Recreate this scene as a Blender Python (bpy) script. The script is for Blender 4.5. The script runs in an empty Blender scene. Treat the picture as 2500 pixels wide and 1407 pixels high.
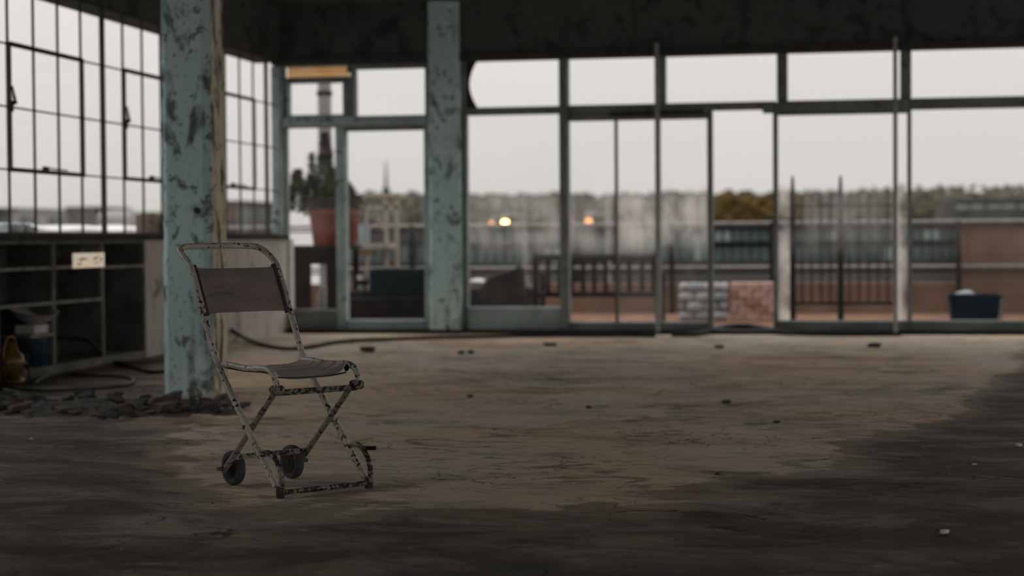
import bpy, math, random
from mathutils import Vector, Matrix, noise

random.seed(7)
scene = bpy.context.scene
col = scene.collection

# ------------------------------------------------------------------ camera
F_PX, CAM_H = 4400.0, 0.95
cam_rot = (Matrix.Rotation(math.radians(10.46), 3, 'Z')
           @ Matrix.Rotation(math.pi / 2 - math.radians(1.575), 3, 'X')
           @ Matrix.Rotation(math.radians(-0.43), 3, 'Z'))
cd = bpy.data.cameras.new('camera')
cd.sensor_width = 36.0
cd.lens = F_PX / 2500 * 36.0
cd.clip_end = 1000
cd.dof.use_dof = True
cd.dof.focus_distance = 6.85
cd.dof.aperture_fstop = 2.0
cam = bpy.data.objects.new('camera', cd)
col.objects.link(cam)
cam.matrix_world = Matrix.Translation((0, 0, CAM_H)) @ cam_rot.to_4x4()
scene.camera = cam

# ------------------------------------------------------------------ sky
world = bpy.data.worlds.new('overcast_sky')
scene.world = world
world.use_nodes = True
bg = world.node_tree.nodes['Background']
# CIE standard overcast sky: luminance rises as 1 + 2 sin(elevation) from the horizon to the zenith
SKY_HORIZON = 0.615
wn, wl_ = world.node_tree.nodes, world.node_tree.links
tcw = wn.new('ShaderNodeTexCoord'); sep = wn.new('ShaderNodeSeparateXYZ'); wl_.new(tcw.outputs['Generated'], sep.inputs[0])
mx_ = wn.new('ShaderNodeMath'); mx_.operation = 'MAXIMUM'; wl_.new(sep.outputs[2], mx_.inputs[0]); mx_.inputs[1].default_value = 0.0
ma_ = wn.new('ShaderNodeMath'); ma_.operation = 'MULTIPLY_ADD'; wl_.new(mx_.outputs[0], ma_.inputs[0]); ma_.inputs[1].default_value = 2.0 * SKY_HORIZON; ma_.inputs[2].default_value = SKY_HORIZON
bg.inputs[0].default_value = (1.04, 1.0, 0.957, 1)
wl_.new(ma_.outputs[0], bg.inputs[1])

scene.view_settings.view_transform = 'Standard'
scene.view_settings.look = 'None'
scene.view_settings.exposure = 0.0
scene.view_settings.gamma = 1.0
scene.view_settings.use_curve_mapping = False
scene.cycles.transparent_max_bounces = 16
scene.cycles.diffuse_bounces = 5
scene.cycles.max_bounces = 8

# ------------------------------------------------------------------ measuring helpers (world positions on known planes)
CAM = Vector((0, 0, CAM_H))
def ray(x, y):
    return cam_rot @ Vector(((x - 1250) / F_PX, -(y - 703.5) / F_PX, -1))
def on_floor(x, y, z=0.0):
    d = ray(x, y); return CAM + d * ((z - CAM_H) / d.z)
def at_y(x, y, Y):
    d = ray(x, y); return CAM + d * (Y / d.y)
def at_x(x, y, X):
    d = ray(x, y); return CAM + d * (X / d.x)
YB = 17.8
def bx(px, Y=YB):
    return at_y(px, 500, Y).x

# ------------------------------------------------------------------ materials
MATS = {}
def new_mat(name):
    m = bpy.data.materials.new(name); m.use_nodes = True
    nt = m.node_tree; nt.nodes.clear()
    out = nt.nodes.new('ShaderNodeOutputMaterial')
    return m, nt, out
class NT:
    def __init__(s, nt): s.nt = nt
    def n(s, t, **kw):
        nd = s.nt.nodes.new(t)
        for k, v in kw.items(): setattr(nd, k, v)
        return nd
    def link(s, a, b): s.nt.links.new(a, b)
    def val(s, sock, v):
        if isinstance(v, (int, float)): sock.default_value = v; return
        if hasattr(v, 'is_output'): s.link(v, sock)
        else: sock.default_value = v
    def noise(s, vec, scale, detail=4, rough=.55, dist=0.0):
        nd = s.n('ShaderNodeTexNoise'); s.link(vec, nd.inputs['Vector'])
        nd.inputs['Scale'].default_value = scale; nd.inputs['Detail'].default_value = detail
        nd.inputs['Roughness'].default_value = rough; nd.inputs['Distortion'].default_value = dist
        return nd.outputs['Fac']
    def ramp(s, fac, a, b, lo=0.0, hi=1.0):
        nd = s.n('ShaderNodeMapRange'); nd.interpolation_type = 'SMOOTHSTEP'
        s.val(nd.inputs['Value'], fac)
        nd.inputs['From Min'].default_value = a; nd.inputs['From Max'].default_value = b
        nd.inputs['To Min'].default_value = lo; nd.inputs['To Max'].default_value = hi
        return nd.outputs['Result']
    def mix(s, fac, a, b):
        nd = s.n('ShaderNodeMix', data_type='RGBA')
        s.val(nd.inputs[0], fac)
        for sock, v in ((nd.inputs[6], a), (nd.inputs[7], b)):
            if hasattr(v, 'is_output'): s.link(v, sock)
            else: sock.default_value = (*v, 1)
        return nd.outputs[2]
    def math(s, op, a, b=0.0, clamp=False):
        nd = s.n('ShaderNodeMath', operation=op, use_clamp=clamp)
        s.val(nd.inputs[0], a); s.val(nd.inputs[1], b)
        return nd.outputs[0]
    def scaled(s, vec, sc):
        nd = s.n('ShaderNodeMapping'); s.link(vec, nd.inputs['Vector'])
        nd.inputs['Scale'].default_value = sc
        return nd.outputs['Vector']
    def bump(s, h, strength=.3, dist=.01):
        nd = s.n('ShaderNodeBump'); s.link(h, nd.inputs['Height'])
        nd.inputs['Strength'].default_value = strength; nd.inputs['Distance'].default_value = dist
        return nd.outputs['Normal']

def simple(name, c1, c2=None, scale=6.0, rough=.7, metal=0.0, chip=None, chip_scale=30, chip_lo=.58, chip_hi=.62,
           bump=.2, stretch=(1, 1, 1), spec=.4):
    """paint / wood / stone: two tones of noise, optionally with chips of a third colour"""
    m, nt, out = new_mat(name); N = NT(nt)
    tc = N.n('ShaderNodeTexCoord').outputs['Object']
    v = N.scaled(tc, stretch)
    c2 = c2 or tuple(x * .7 for x in c1)
    f = N.ramp(N.noise(v, scale, 5), .35, .65)
    c = N.mix(f, c1, c2)
    r = rough
    p = N.n('ShaderNodeBsdfPrincipled')
    h = N.noise(v, scale * 6, 3)
    if chip:
        k = N.ramp(N.math('ADD', N.noise(N.scaled(tc, stretch), chip_scale, 6, .62), N.math('MULTIPLY', N.math('SUBTRACT', N.noise(tc, chip_scale * .16, 3), .5), .35)), chip_lo, chip_hi)
        c = N.mix(k, c, chip)
        h = N.math('SUBTRACT', h, k)
        N.link(N.math('ADD', N.math('MULTIPLY', k, .25), rough), p.inputs['Roughness'])
    else:
        p.inputs['Roughness'].default_value = rough
    N.link(c, p.inputs['Base Color'])
    p.inputs['Metallic'].default_value = metal
    p.inputs['Specular IOR Level'].default_value = spec
    if bump: N.link(N.bump(h, bump, .004), p.inputs['Normal'])
    N.link(p.outputs[0], out.inputs['Surface'])
    MATS[name] = m
    return m

def glass(name, dirt, streak, low=(.72, .98, 1.28, 1.50), tint=.995):
    """window glass with a film of dust and dried run-off, and veiling glare painted in as a band across the panes"""
    m, nt, out = new_mat(name); N = NT(nt)
    pos = N.n('ShaderNodeNewGeometry').outputs['Position']
    z = N.n('ShaderNodeSeparateXYZ'); N.link(pos, z.inputs[0])
    st = N.noise(N.scaled(pos, (9, 9, .35)), 1.0, 4, .55)
    bl = N.noise(N.scaled(pos, (2.2, 2.2, 1.6)), 1.0, 3)
    veil_band = N.math('MULTIPLY', N.ramp(z.outputs[2], low[2], low[3], 1.0, 0.0), N.ramp(z.outputs[2], low[0], low[1], .05, 1.0))  # height band paints in veiling glare over the dusty glass
    d = N.math('ADD', N.math('MULTIPLY', N.ramp(st, .42, .7), streak), N.math('MULTIPLY', N.ramp(bl, .3, .65), dirt))
    d = N.math('ADD', N.math('MULTIPLY', d, veil_band), .003, True)
    tr = N.n('ShaderNodeBsdfTransparent'); tr.inputs[0].default_value = (tint, tint, tint, 1)
    di = N.n('ShaderNodeBsdfDiffuse'); di.inputs[0].default_value = (.75, .74, .70, 1)
    tl = N.n('ShaderNodeBsdfTranslucent'); tl.inputs[0].default_value = (.97, .95, .91, 1)
    mx = N.n('ShaderNodeMixShader'); mx.inputs[0].default_value = .85
    N.link(di.outputs[0], mx.inputs[1]); N.link(tl.outputs[0], mx.inputs[2])
    m2 = N.n('ShaderNodeMixShader'); N.link(d, m2.inputs[0]); N.link(tr.outputs[0], m2.inputs[1]); N.link(mx.outputs[0], m2.inputs[2])
    gl = N.n('ShaderNodeBsdfGlossy'); gl.inputs['Roughness'].default_value = .03
    m3 = N.n('ShaderNodeMixShader'); m3.inputs[0].default_value = .012
    N.link(m2.outputs[0], m3.inputs[1]); N.link(gl.outputs[0], m3.inputs[2])
    N.link(m3.outputs[0], out.inputs['Surface'])
    MATS[name] = m
    return m

def emitter(name, c, strength):
    m, nt, out = new_mat(name); N = NT(nt)
    e = N.n('ShaderNodeEmission'); e.inputs[0].default_value = (*c, 1); e.inputs[1].default_value = strength
    N.link(e.outputs[0], out.inputs['Surface']); MATS[name] = m

def translucent(name, c1, c2, share=.6):
    m, nt, out = new_mat(name); N = NT(nt)
    tc = N.n('ShaderNodeTexCoord').outputs['Object']
    c = N.mix(N.ramp(N.noise(N.scaled(tc, (1, 1, 8)), 5, 3), .35, .65), c1, c2)
    d = N.n('ShaderNodeBsdfDiffuse'); t = N.n('ShaderNodeBsdfTranslucent')
    N.link(c, d.inputs[0]); N.link(c, t.inputs[0])
    mx = N.n('ShaderNodeMixShader'); mx.inputs[0].default_value = share
    N.link(d.outputs[0], mx.inputs[1]); N.link(t.outputs[0], mx.inputs[2])
    N.link(mx.outputs[0], out.inputs['Surface']); MATS[name] = m

def brick_mat(name, c1, c2, mortar):
    m, nt, out = new_mat(name); N = NT(nt)
    pos = N.n('ShaderNodeNewGeometry').outputs['Position']
    sw = N.n('ShaderNodeMapping'); N.link(pos, sw.inputs['Vector']); sw.inputs['Rotation'].default_value = (math.pi / 2, 0, 0)
    b = N.n('ShaderNodeTexBrick'); N.link(sw.outputs[0], b.inputs['Vector'])
    b.inputs['Color1'].default_value = (*c1, 1); b.inputs['Color2'].default_value = (*c2, 1); b.inputs['Mortar'].default_value = (*mortar, 1)
    b.inputs['Scale'].default_value = 1.0; b.inputs['Brick Width'].default_value = .23; b.inputs['Row Height'].default_value = .075
    b.inputs['Mortar Size'].default_value = .008
    c = N.mix(N.ramp(N.noise(pos, 1.3, 4), .4, .7, 0, .6), b.outputs['Color'], tuple(x * .45 for x in c1))
    p = N.n('ShaderNodeBsdfPrincipled'); N.link(c, p.inputs['Base Color']); p.inputs['Roughness'].default_value = .9
    N.link(N.bump(b.outputs['Fac'], -.5, .01), p.inputs['Normal'])
    N.link(p.outputs[0], out.inputs['Surface']); MATS[name] = m

def floor_mat():
    m, nt, out = new_mat('worn_concrete_floor'); N = NT(nt)
    pos = N.n('ShaderNodeTexCoord').outputs['Object']
    big = N.noise(pos, .42, 6, .6, .6)
    mid = N.noise(N.scaled(pos, (.7, 1.3, 1)), 1.7, 7, .62, .4)
    fine = N.noise(pos, 26, 5, .7)
    c = N.mix(N.ramp(big, .38, .62), (.88, .645, .44), (.78, .685, .56))
    c = N.mix(N.ramp(mid, .48, .70, 0, .55), c, (.30, .262, .215))
    pale = N.noise(N.scaled(pos, (.5, 1.1, 1)), .9, 6, .6, .8)
    c = N.mix(N.ramp(pale, .54, .68, 0, .6), c, (.84, .73, .59))
    # dark soaked-in oil and damp stains with sharp, frayed edges
    stain = N.noise(pos, .33, 9, .62, .35)
    c = N.mix(N.ramp(stain, .56, .60, 0, .42), c, (.16, .14, .115))
    # wide soaked-in stain plus painted light falloff over the front of the hall, its edge swinging back to the right
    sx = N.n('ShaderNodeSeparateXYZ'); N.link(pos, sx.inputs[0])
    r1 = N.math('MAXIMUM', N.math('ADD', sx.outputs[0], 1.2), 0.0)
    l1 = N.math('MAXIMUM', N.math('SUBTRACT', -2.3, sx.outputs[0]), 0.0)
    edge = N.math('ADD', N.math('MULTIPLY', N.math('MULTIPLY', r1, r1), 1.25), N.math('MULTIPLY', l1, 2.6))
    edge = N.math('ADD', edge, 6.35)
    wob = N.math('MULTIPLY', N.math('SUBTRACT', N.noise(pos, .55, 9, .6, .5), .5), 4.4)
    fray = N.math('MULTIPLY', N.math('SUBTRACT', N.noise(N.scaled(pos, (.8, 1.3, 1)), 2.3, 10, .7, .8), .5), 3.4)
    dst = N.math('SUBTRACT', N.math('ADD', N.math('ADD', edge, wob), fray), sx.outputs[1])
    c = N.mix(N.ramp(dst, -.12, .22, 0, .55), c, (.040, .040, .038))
    dim_breakup = N.ramp(N.noise(N.scaled(pos, (.8, 1.4, 1)), 1.9, 10, .7, .7), .36, .56, .25, .80)
    c = N.mix(N.math('MULTIPLY', N.ramp(dst, .35, 1.3), dim_breakup), c, (.040, .040, .038))  # second pass paints the dimming towards the front, broken up by noise
    # peeled topping in patches
    peel = N.noise(N.scaled(pos, (.75, 1.5, 1)), 3.4, 8, .66, 1.3)
    zone = N.ramp(N.noise(pos, .7, 3), .43, .56)
    pe = N.math('MULTIPLY', N.ramp(peel, .545, .575), zone)
    c = N.mix(N.math('MULTIPLY', pe, .72), c, (.17, .155, .13))
    c = N.mix(N.ramp(fine, .3, .75, .0, .17), c, (.16, .135, .11))
    grain = N.noise(N.scaled(pos, (.8, 1.7, 1)), 8.5, 8, .68, .9)
    c = N.mix(N.ramp(grain, .50, .66, 0, .42), c, (.17, .145, .115))
    c = N.mix(N.ramp(grain, .26, .40, .35, 0), c, (.90, .78, .62))
    # cracks
    def crack(scale, warp, width, lo, hi, zs):
        w = N.n('ShaderNodeTexNoise'); N.link(pos, w.inputs['Vector']); w.inputs['Scale'].default_value = scale * 2.2; w.inputs['Detail'].default_value = 6
        vm = N.n('ShaderNodeVectorMath', operation='MULTIPLY_ADD'); N.link(w.outputs['Color'], vm.inputs[0])
        vm.inputs[1].default_value = (warp, warp, 0); N.link(pos, vm.inputs[2])
        fl = N.n('ShaderNodeVectorMath', operation='MULTIPLY'); N.link(vm.outputs[0], fl.inputs[0]); fl.inputs[1].default_value = (1, 1, 0)
        v = N.n('ShaderNodeTexVoronoi', feature='DISTANCE_TO_EDGE'); N.link(fl.outputs[0], v.inputs['Vector']); v.inputs['Scale'].default_value = scale
        k = N.ramp(v.outputs['Distance'], width * .3, width, 1, 0)
        return N.math('MULTIPLY', k, N.ramp(N.noise(pos, zs, 3), lo, hi))
    k = N.math('MAXIMUM', crack(1.3, .75, .0085, .49, .62, 1.1), crack(4.6, .22, .020, .53, .63, .8))
    c = N.mix(N.math('MULTIPLY', k, .85), c, (.03, .027, .024))
    p = N.n('ShaderNodeBsdfPrincipled'); N.link(c, p.inputs['Base Color'])
    p.inputs['Specular IOR Level'].default_value = .10
    N.link(N.ramp(mid, .3, .7, .62, .9), p.inputs['Roughness'])
    h = N.math('SUBTRACT', N.math('ADD', N.math('MULTIPLY', fine, .35), N.math('MULTIPLY', mid, .6)), N.math('ADD', N.math('MULTIPLY', pe, .8), N.math('MULTIPLY', k, 1.2)))
    N.link(N.bump(h, .55, .014), p.inputs['Normal'])
    N.link(p.outputs[0], out.inputs['Surface']); MATS['floor'] = m
floor_mat()

def plaster(name, paint, blotch, pale, lo=.52, hi=.6, vscale=(1, 1, .6), scale=7.0, spots=0.0):
    m, nt, out = new_mat(name); N = NT(nt)
    tc = N.n('ShaderNodeTexCoord').outputs['Object']
    v = N.scaled(tc, vscale)
    a = N.noise(v, scale, 7, .65, .3); b = N.noise(v, scale * .35, 5, .6); f = N.noise(tc, 60, 3)
    c = N.mix(N.ramp(b, .45, .65, 0, .7), paint, pale)
    k = N.ramp(a, lo, hi)
    c = N.mix(k, c, blotch)
    s = N.noise(N.scaled(tc, (5, 5, .8)), 1.0, 5, .6)
    c = N.mix(N.ramp(s, .54, .68, 0, .65), c, blotch)
    if spots:
        sp = N.ramp(N.noise(N.scaled(tc, (1, 1, .7)), 17, 4, .6, .4), .575, .64, 0, spots)
        sp2 = N.ramp(N.noise(N.scaled(tc, (1, 1, .8)), 38, 3, .6), .6, .68, 0, spots * .6)
        sp = N.math('MAXIMUM', sp, sp2)
        c = N.mix(sp, c, blotch); k = N.math('MAXIMUM', k, sp)
    p = N.n('ShaderNodeBsdfPrincipled'); N.link(c, p.inputs['Base Color']); p.inputs['Roughness'].default_value = .85
    p.inputs['Specular IOR Level'].default_value = .25
    N.link(N.bump(N.math('SUBTRACT', N.math('MULTIPLY', f, .3), k), .5, .008), p.inputs['Normal'])
    N.link(p.outputs[0], out.inputs['Surface']); MATS[name] = m

plaster('teal_paint', (.56, .78, .80), (.12, .15, .145), (.76, .91, .91), .53, .66, scale=5, spots=.85)
plaster('cream_flaking', (.88, .81, .60), (.15, .14, .10), (.92, .87, .72), .50, .58, (2.0, 2.0, .45), 6, .7)
plaster('dark_soot_plaster', (.105, .107, .103), (.055, .056, .053), (.13, .13, .122), .5, .62, (1, 1, 1), 4)
plaster('pale_plaster', (.62, .59, .54), (.2, .185, .16), (.7, .66, .61), .56, .7, (1, 1, .7), 4)
simple('steel_paint', (.24, .28, .275), (.16, .19, .185), 5, .55, chip=(.07, .06, .05), chip_scale=14, chip_lo=.62, chip_hi=.68)
simple('steel_teal', (.40, .50, .51), (.28, .36, .365), 4, .6, chip=(.12, .12, .105), chip_scale=10, chip_lo=.6, chip_hi=.68)
simple('steel_dark', (.055, .06, .057), (.035, .036, .034), 9, .6, chip=(.12, .09, .06), chip_scale=18, chip_lo=.66, chip_hi=.72)
simple('pipe_grey', (.42, .44, .44), (.3, .31, .31), 6, .55)
simple('ledge_dark', (.075, .072, .064), (.05, .048, .043), 8, .85, spec=.1)
simple('sill_stone', (.25, .235, .205), (.15, .14, .12), 8, .85)
simple('chair_paint', (.70, .665, .60), (.52, .49, .43), 9, .24, chip=(.03, .023, .018), chip_scale=62, chip_lo=.575, chip_hi=.60, bump=.5, spec=.5)
simple('chair_paint_rusty', (.36, .33, .285), (.25, .225, .19), 9, .38, chip=(.035, .027, .02), chip_scale=62, chip_lo=.55, chip_hi=.585, bump=.5, spec=.5)
simple('chair_rust', (.34, .31, .265), (.20, .175, .145), 9, .45, chip=(.03, .022, .017), chip_scale=60, chip_lo=.49, chip_hi=.53, bump=.5, spec=.4)
simple('black_rubber', (.035, .035, .035), (.055, .053, .05), 14, .75)
simple('tyre_grey', (.085, .085, .083), (.055, .055, .054), 14, .8)
simple('wheel_disc', (.13, .145, .14), (.07, .08, .077), 14, .5)
simple('canvas_back', (.36, .295, .285), (.27, .22, .21), 5, .92, chip=(.14, .115, .108), chip_scale=7, chip_lo=.58, chip_hi=.74, stretch=(1, .5, 2), spec=.15)
simple('canvas_edge', (.13, .107, .10), (.07, .057, .053), 9, .95, spec=.1)
simple('canvas_dark', (.05, .041, .038), (.03, .025, .023), 9, .95, spec=.1)
simple('bolt_steel', (.22, .20, .17), (.08, .065, .05), 20, .5, metal=.6)
simple('shelf_dark', (.16, .175, .165), (.09, .098, .092), 5, .8)
simple('shelf_edge', (.33, .315, .28), (.2, .185, .16), 9, .75)
simple('rubble_a', (.15, .135, .12), (.07, .065, .06), 12, .95, bump=.5)
simple('rubble_b', (.09, .085, .08), (.05, .047, .044), 12, .95, bump=.5)
simple('cable_black', (.022, .021, .02), (.034, .032, .03), 10, .7, spec=.15)
simple('hose_grey', (.11, .105, .10), (.06, .058, .055), 10, .5)
simple('white_enamel', (.72, .71, .68), (.6, .58, .54), 6, .4)
simple('card_box', (.78, .75, .68), (.68, .65, .58), 6, .8)
simple('bucket_blue', (.03, .085, .12), (.02, .055, .08), 6, .3)
simple('brass_worn', (.36, .2, .06), (.1, .06, .03), 5, .35, metal=.5)
simple('wood_old', (.2, .12, .065), (.11, .065, .038), 5, .8, stretch=(1, 1, 6), spec=.06)
simple('wood_dark', (0.0248, 0.0224, 0.0198), (0.0149, 0.0132, 0.0119), 5, .75, stretch=(1, 1, 5), spec=.06)
simple('wood_pale', (0.434, 0.392, 0.329), (0.336, 0.301, 0.252), 5, .8, stretch=(5, 5, 1))
simple('leather_black', (0.0175, 0.0165, 0.016), (0.0275, 0.026, 0.025), 6, .42, spec=.06)
simple('sofa_teal', (0.0165, 0.0303, 0.0358), (0.011, 0.022, 0.0275), 7, .85, spec=.06)
simple('terracotta_red', (.20, .05, .026), (.145, .035, .019), 4, .5)
simple('soil', (.05, .038, .028), (.03, .024, .018), 30, 1.0)
simple('conifer_green', (.085, .09, .045), (.055, .06, .03), 12, .9, spec=.06)
simple('leaf_olive', (.17, .17, .085), (.10, .105, .055), 12, .9, spec=.06)
simple('blue_plastic', (0.012, 0.042, 0.084), (0.009, 0.03, 0.06), 4, .4, spec=.06)
simple('pale_blue_plastic', (.35, .42, .47), (.28, .34, .38), 4, .4)
simple('terrace_tile', (0.236, 0.133, 0.0899), (0.167, 0.093, 0.0651), 3, .8, spec=.06)
simple('rail_grey', (0.255, 0.247, 0.24), (0.188, 0.184, 0.176), 8, .5)
simple('post_black', (0.0225, 0.0225, 0.0225), (0.015, 0.015, 0.015), 8, .6, spec=.06)
simple('pink_block', (.62, .43, .40), (.52, .33, .29), 7, .9)
simple('salmon_block', (.46, .27, .20), (.38, .22, .165), 7, .9)
simple('white_sack', (0.475, 0.49, 0.504), (0.36, 0.374, 0.403), 5, .7)
simple('grey_sack', (.33, .36, .40), (.26, .29, .33), 5, .7)
simple('facade_grey', (0.105, 0.102, 0.0963), (0.0825, 0.0809, 0.077), .4, .9, spec=.06)
simple('facade_dark', (0.0525, 0.0525, 0.0511), (0.042, 0.042, 0.0406), .4, .9, spec=.06)
simple('facade_pale', (0.34, 0.336, 0.319), (0.264, 0.259, 0.246), .3, .9)
simple('facade_brown', (0.0805, 0.07, 0.063), (0.063, 0.0546, 0.049), .4, .9, spec=.06)
simple('facade_brick', (0.15, 0.075, 0.0475), (0.12, 0.0575, 0.0375), .6, .9, spec=.06)
simple('window_teal', (0.072, 0.114, 0.111), (0.042, 0.069, 0.069), .8, .25)
simple('window_light', (0.247, 0.315, 0.307), (0.195, 0.247, 0.244), .8, .25)
simple('bark', (.10, .08, .06), (.06, .05, .04), 6, .95, spec=.06)
simple('tree_olive', (0.115, 0.108, 0.0684), (0.072, 0.0684, 0.0432), .9, 1.0, spec=.06)
simple('tree_grey', (0.137, 0.137, 0.119), (0.0864, 0.0864, 0.0756), .9, 1.0, spec=.06)
simple('tree_rust', (0.105, 0.0688, 0.022), (0.0495, 0.0385, 0.0165), .9, 1.0, spec=.06)
simple('street_asphalt', (.12, .118, .112), (.09, .088, .085), .3, .95)
simple('snow_white', (.82, .82, .81), (.74, .745, .745), 3, .9)
simple('bottle_blue', (.02, .03, .09), (.03, .05, .13), 5, .4)
simple('bottle_clear', (.55, .63, .66), (.45, .53, .57), 5, .15)
brick_mat('parapet_brick', (.215, .115, .08), (.18, .095, .066), (.16, .13, .105))
glass('glass_clear', .012, .012)
glass('glass_light', .05, .07)
glass('glass_hazy', .24, .10)
glass('glass_frost', .55, .14)
glass('glass_strip', .75, .35, (-1, 0, 1.3, 1.5))
glass('glass_side', .05, .05, (.9, 1.0, 1.2, 1.42))
emitter('street_lamp_glow', (1.0, .5, .16), 14.0)
emitter('lamp_reflection_glow', (1.0, .36, .12), 3.0)
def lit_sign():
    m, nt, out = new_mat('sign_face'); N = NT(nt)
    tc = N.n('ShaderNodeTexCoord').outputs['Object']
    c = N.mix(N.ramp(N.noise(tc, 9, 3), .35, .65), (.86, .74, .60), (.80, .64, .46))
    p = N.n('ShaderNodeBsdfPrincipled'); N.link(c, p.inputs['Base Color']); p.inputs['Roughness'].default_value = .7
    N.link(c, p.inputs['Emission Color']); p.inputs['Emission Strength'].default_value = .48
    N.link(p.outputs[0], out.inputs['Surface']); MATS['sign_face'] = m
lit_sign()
translucent('bamboo_shade', (1.0, .84, .60), (1.0, .72, .42), .85)
translucent('white_cap', (.95, .93, .9), (.9, .88, .86), .6)

# ------------------------------------------------------------------ mesh helpers
class MB:
    def __init__(s): s.v = []; s.f = []; s.mi = []
    def add(s, vs, fs, mi=0):
        o = len(s.v); s.v += [Vector(p) for p in vs]
        for f in fs: s.f.append([i + o for i in f]); s.mi.append(mi)
        return s
    def box(s, x0, x1, y0, y1, z0, z1, mi=0):
        x0, x1 = min(x0, x1), max(x0, x1); y0, y1 = min(y0, y1), max(y0, y1); z0, z1 = min(z0, z1), max(z0, z1)
        vs = [(x, y, z) for z in (z0, z1) for y in (y0, y1) for x in (x0, x1)]
        return s.add(vs, [(0, 2, 3, 1), (4, 5, 7, 6), (0, 1, 5, 4), (2, 6, 7, 3), (0, 4, 6, 2), (1, 3, 7, 5)], mi)
    def bbox(s, x0, x1, y0, y1, z0, z1, b=.01, mi=0):
        """box with chamfered edges: a stack of octagon-like outlines"""
        def ring(i, z):
            a0, a1, c0, c1 = x0 + i, x1 - i, y0 + i, y1 - i
            return [(a0 + b, c0, z), (a1 - b, c0, z), (a1, c0 + b, z), (a1, c1 - b, z), (a1 - b, c1, z), (a0 + b, c1, z), (a0, c1 - b, z), (a0, c0 + b, z)]
        rs = ring(b, z0) + ring(0, z0 + b) + ring(0, z1 - b) + ring(b, z1)
        fs = [tuple(range(7, -1, -1)), tuple(range(24, 32))]
        for k in range(3):
            for i in range(8):
                j = (i + 1) % 8; fs.append((k * 8 + i, k * 8 + j, k * 8 + 8 + j, k * 8 + 8 + i))
        return s.add(rs, fs, mi)
    def bar(s, a, b, w, h, up=(0, 0, 1), mi=0):
        a, b = Vector(a), Vector(b); d = (b - a).normalized(); u = Vector(up)
        if abs(d.dot(u)) > .95: u = Vector((0, 1, 0))
        r = d.cross(u).normalized() * (w / 2); t = r.cross(d).normalized() * (h / 2)
        vs = [p + i * r + j * t for p in (a, b) for i, j in ((-1, -1), (1, -1), (1, 1), (-1, 1))]
        return s.add(vs, [(3, 2, 1, 0), (4, 5, 6, 7), (0, 1, 5, 4), (1, 2, 6, 5), (2, 3, 7, 6), (3, 0, 4, 7)], mi)
    def tube(s, pts, r, seg=12, smooth=0, cap=True, mi=0):
        P = [Vector(p) for p in pts]
        R = r if isinstance(r, (list, tuple)) else [r] * len(P)
        if smooth:
            Q, RR = [], []
            for i in range(len(P) - 1):
                p0 = P[max(i - 1, 0)]; p1 = P[i]; p2 = P[i + 1]; p3 = P[min(i + 2, len(P) - 1)]
                for k in range(smooth):
                    t = k / smooth
                    Q.append(.5 * ((2 * p1) + (p2 - p0) * t + (2 * p0 - 5 * p1 + 4 * p2 - p3) * t * t + (3 * p1 - p0 - 3 * p2 + p3) * t ** 3))
                    RR.append(R[i] * (1 - t) + R[i + 1] * t)
            Q.append(P[-1]); RR.append(R[-1]); P, R = Q, RR
        n = len(P); vs = []
        d0 = (P[1] - P[0]).normalized(); u = d0.orthogonal().normalized()
        for i in range(n):
            d = (P[min(i + 1, n - 1)] - P[max(i - 1, 0)]).normalized()
            u = (u - d * u.dot(d)).normalized(); w = d.cross(u)
            for k in range(seg):
                a = 2 * math.pi * k / seg
                vs.append(P[i] + (u * math.cos(a) + w * math.sin(a)) * R[i])
        fs = []
        for i in range(n - 1):
            for k in range(seg):
                j = (k + 1) % seg
                fs.append((i * seg + k, i * seg + j, (i + 1) * seg + j, (i + 1) * seg + k))
        if cap: fs += [tuple(range(seg - 1, -1, -1)), tuple(range((n - 1) * seg, n * seg))]
        return s.add(vs, fs, mi)
    def lathe(s, prof, seg=24, axis='Z', c=(0, 0, 0), mi=0):
        vs, fs = [], []; c = Vector(c)
        for r, h in prof:
            for k in range(seg):
                a = 2 * math.pi * k / seg; x, y = r * math.cos(a), r * math.sin(a)
                vs.append(c + Vector({'Z': (x, y, h), 'Y': (y, h, x), 'X': (h, x, y)}[axis]))
        n = len(prof)
        for i in range(n - 1):
            for k in range(seg):
                j = (k + 1) % seg; fs.append((i * seg + k, i * seg + j, (i + 1) * seg + j, (i + 1) * seg + k))
        if prof[0][0] > 1e-4: fs.append(tuple(range(seg - 1, -1, -1)))
        if prof[-1][0] > 1e-4: fs.append(tuple(range((n - 1) * seg, n * seg)))
        return s.add(vs, fs, mi)
    def blob(s, c, rx, ry, rz, sub=2, amp=.25, fr=1.6, seed=0, mi=0):
        vs, fs = ico(sub); c = Vector(c); out = []
        for p in vs:
            k = 1 + amp * noise.noise(p * fr + Vector((seed * 7.3, seed * 3.1, seed)))
            out.append(c + Vector((p.x * rx * k, p.y * ry * k, p.z * rz * k)))
        return s.add(out, fs, mi)
    def prism(s, poly, y0, y1, mi=0):
        """outline in x,z extruded along y"""
        n = len(poly)
        vs = [(x, y0, z) for x, z in poly] + [(x, y1, z) for x, z in poly]
        fs = [tuple(range(n)), tuple(range(2 * n - 1, n - 1, -1))] + [(i, n + i, n + (i + 1) % n, (i + 1) % n) for i in range(n)]
        return s.add(vs, fs, mi)
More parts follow.
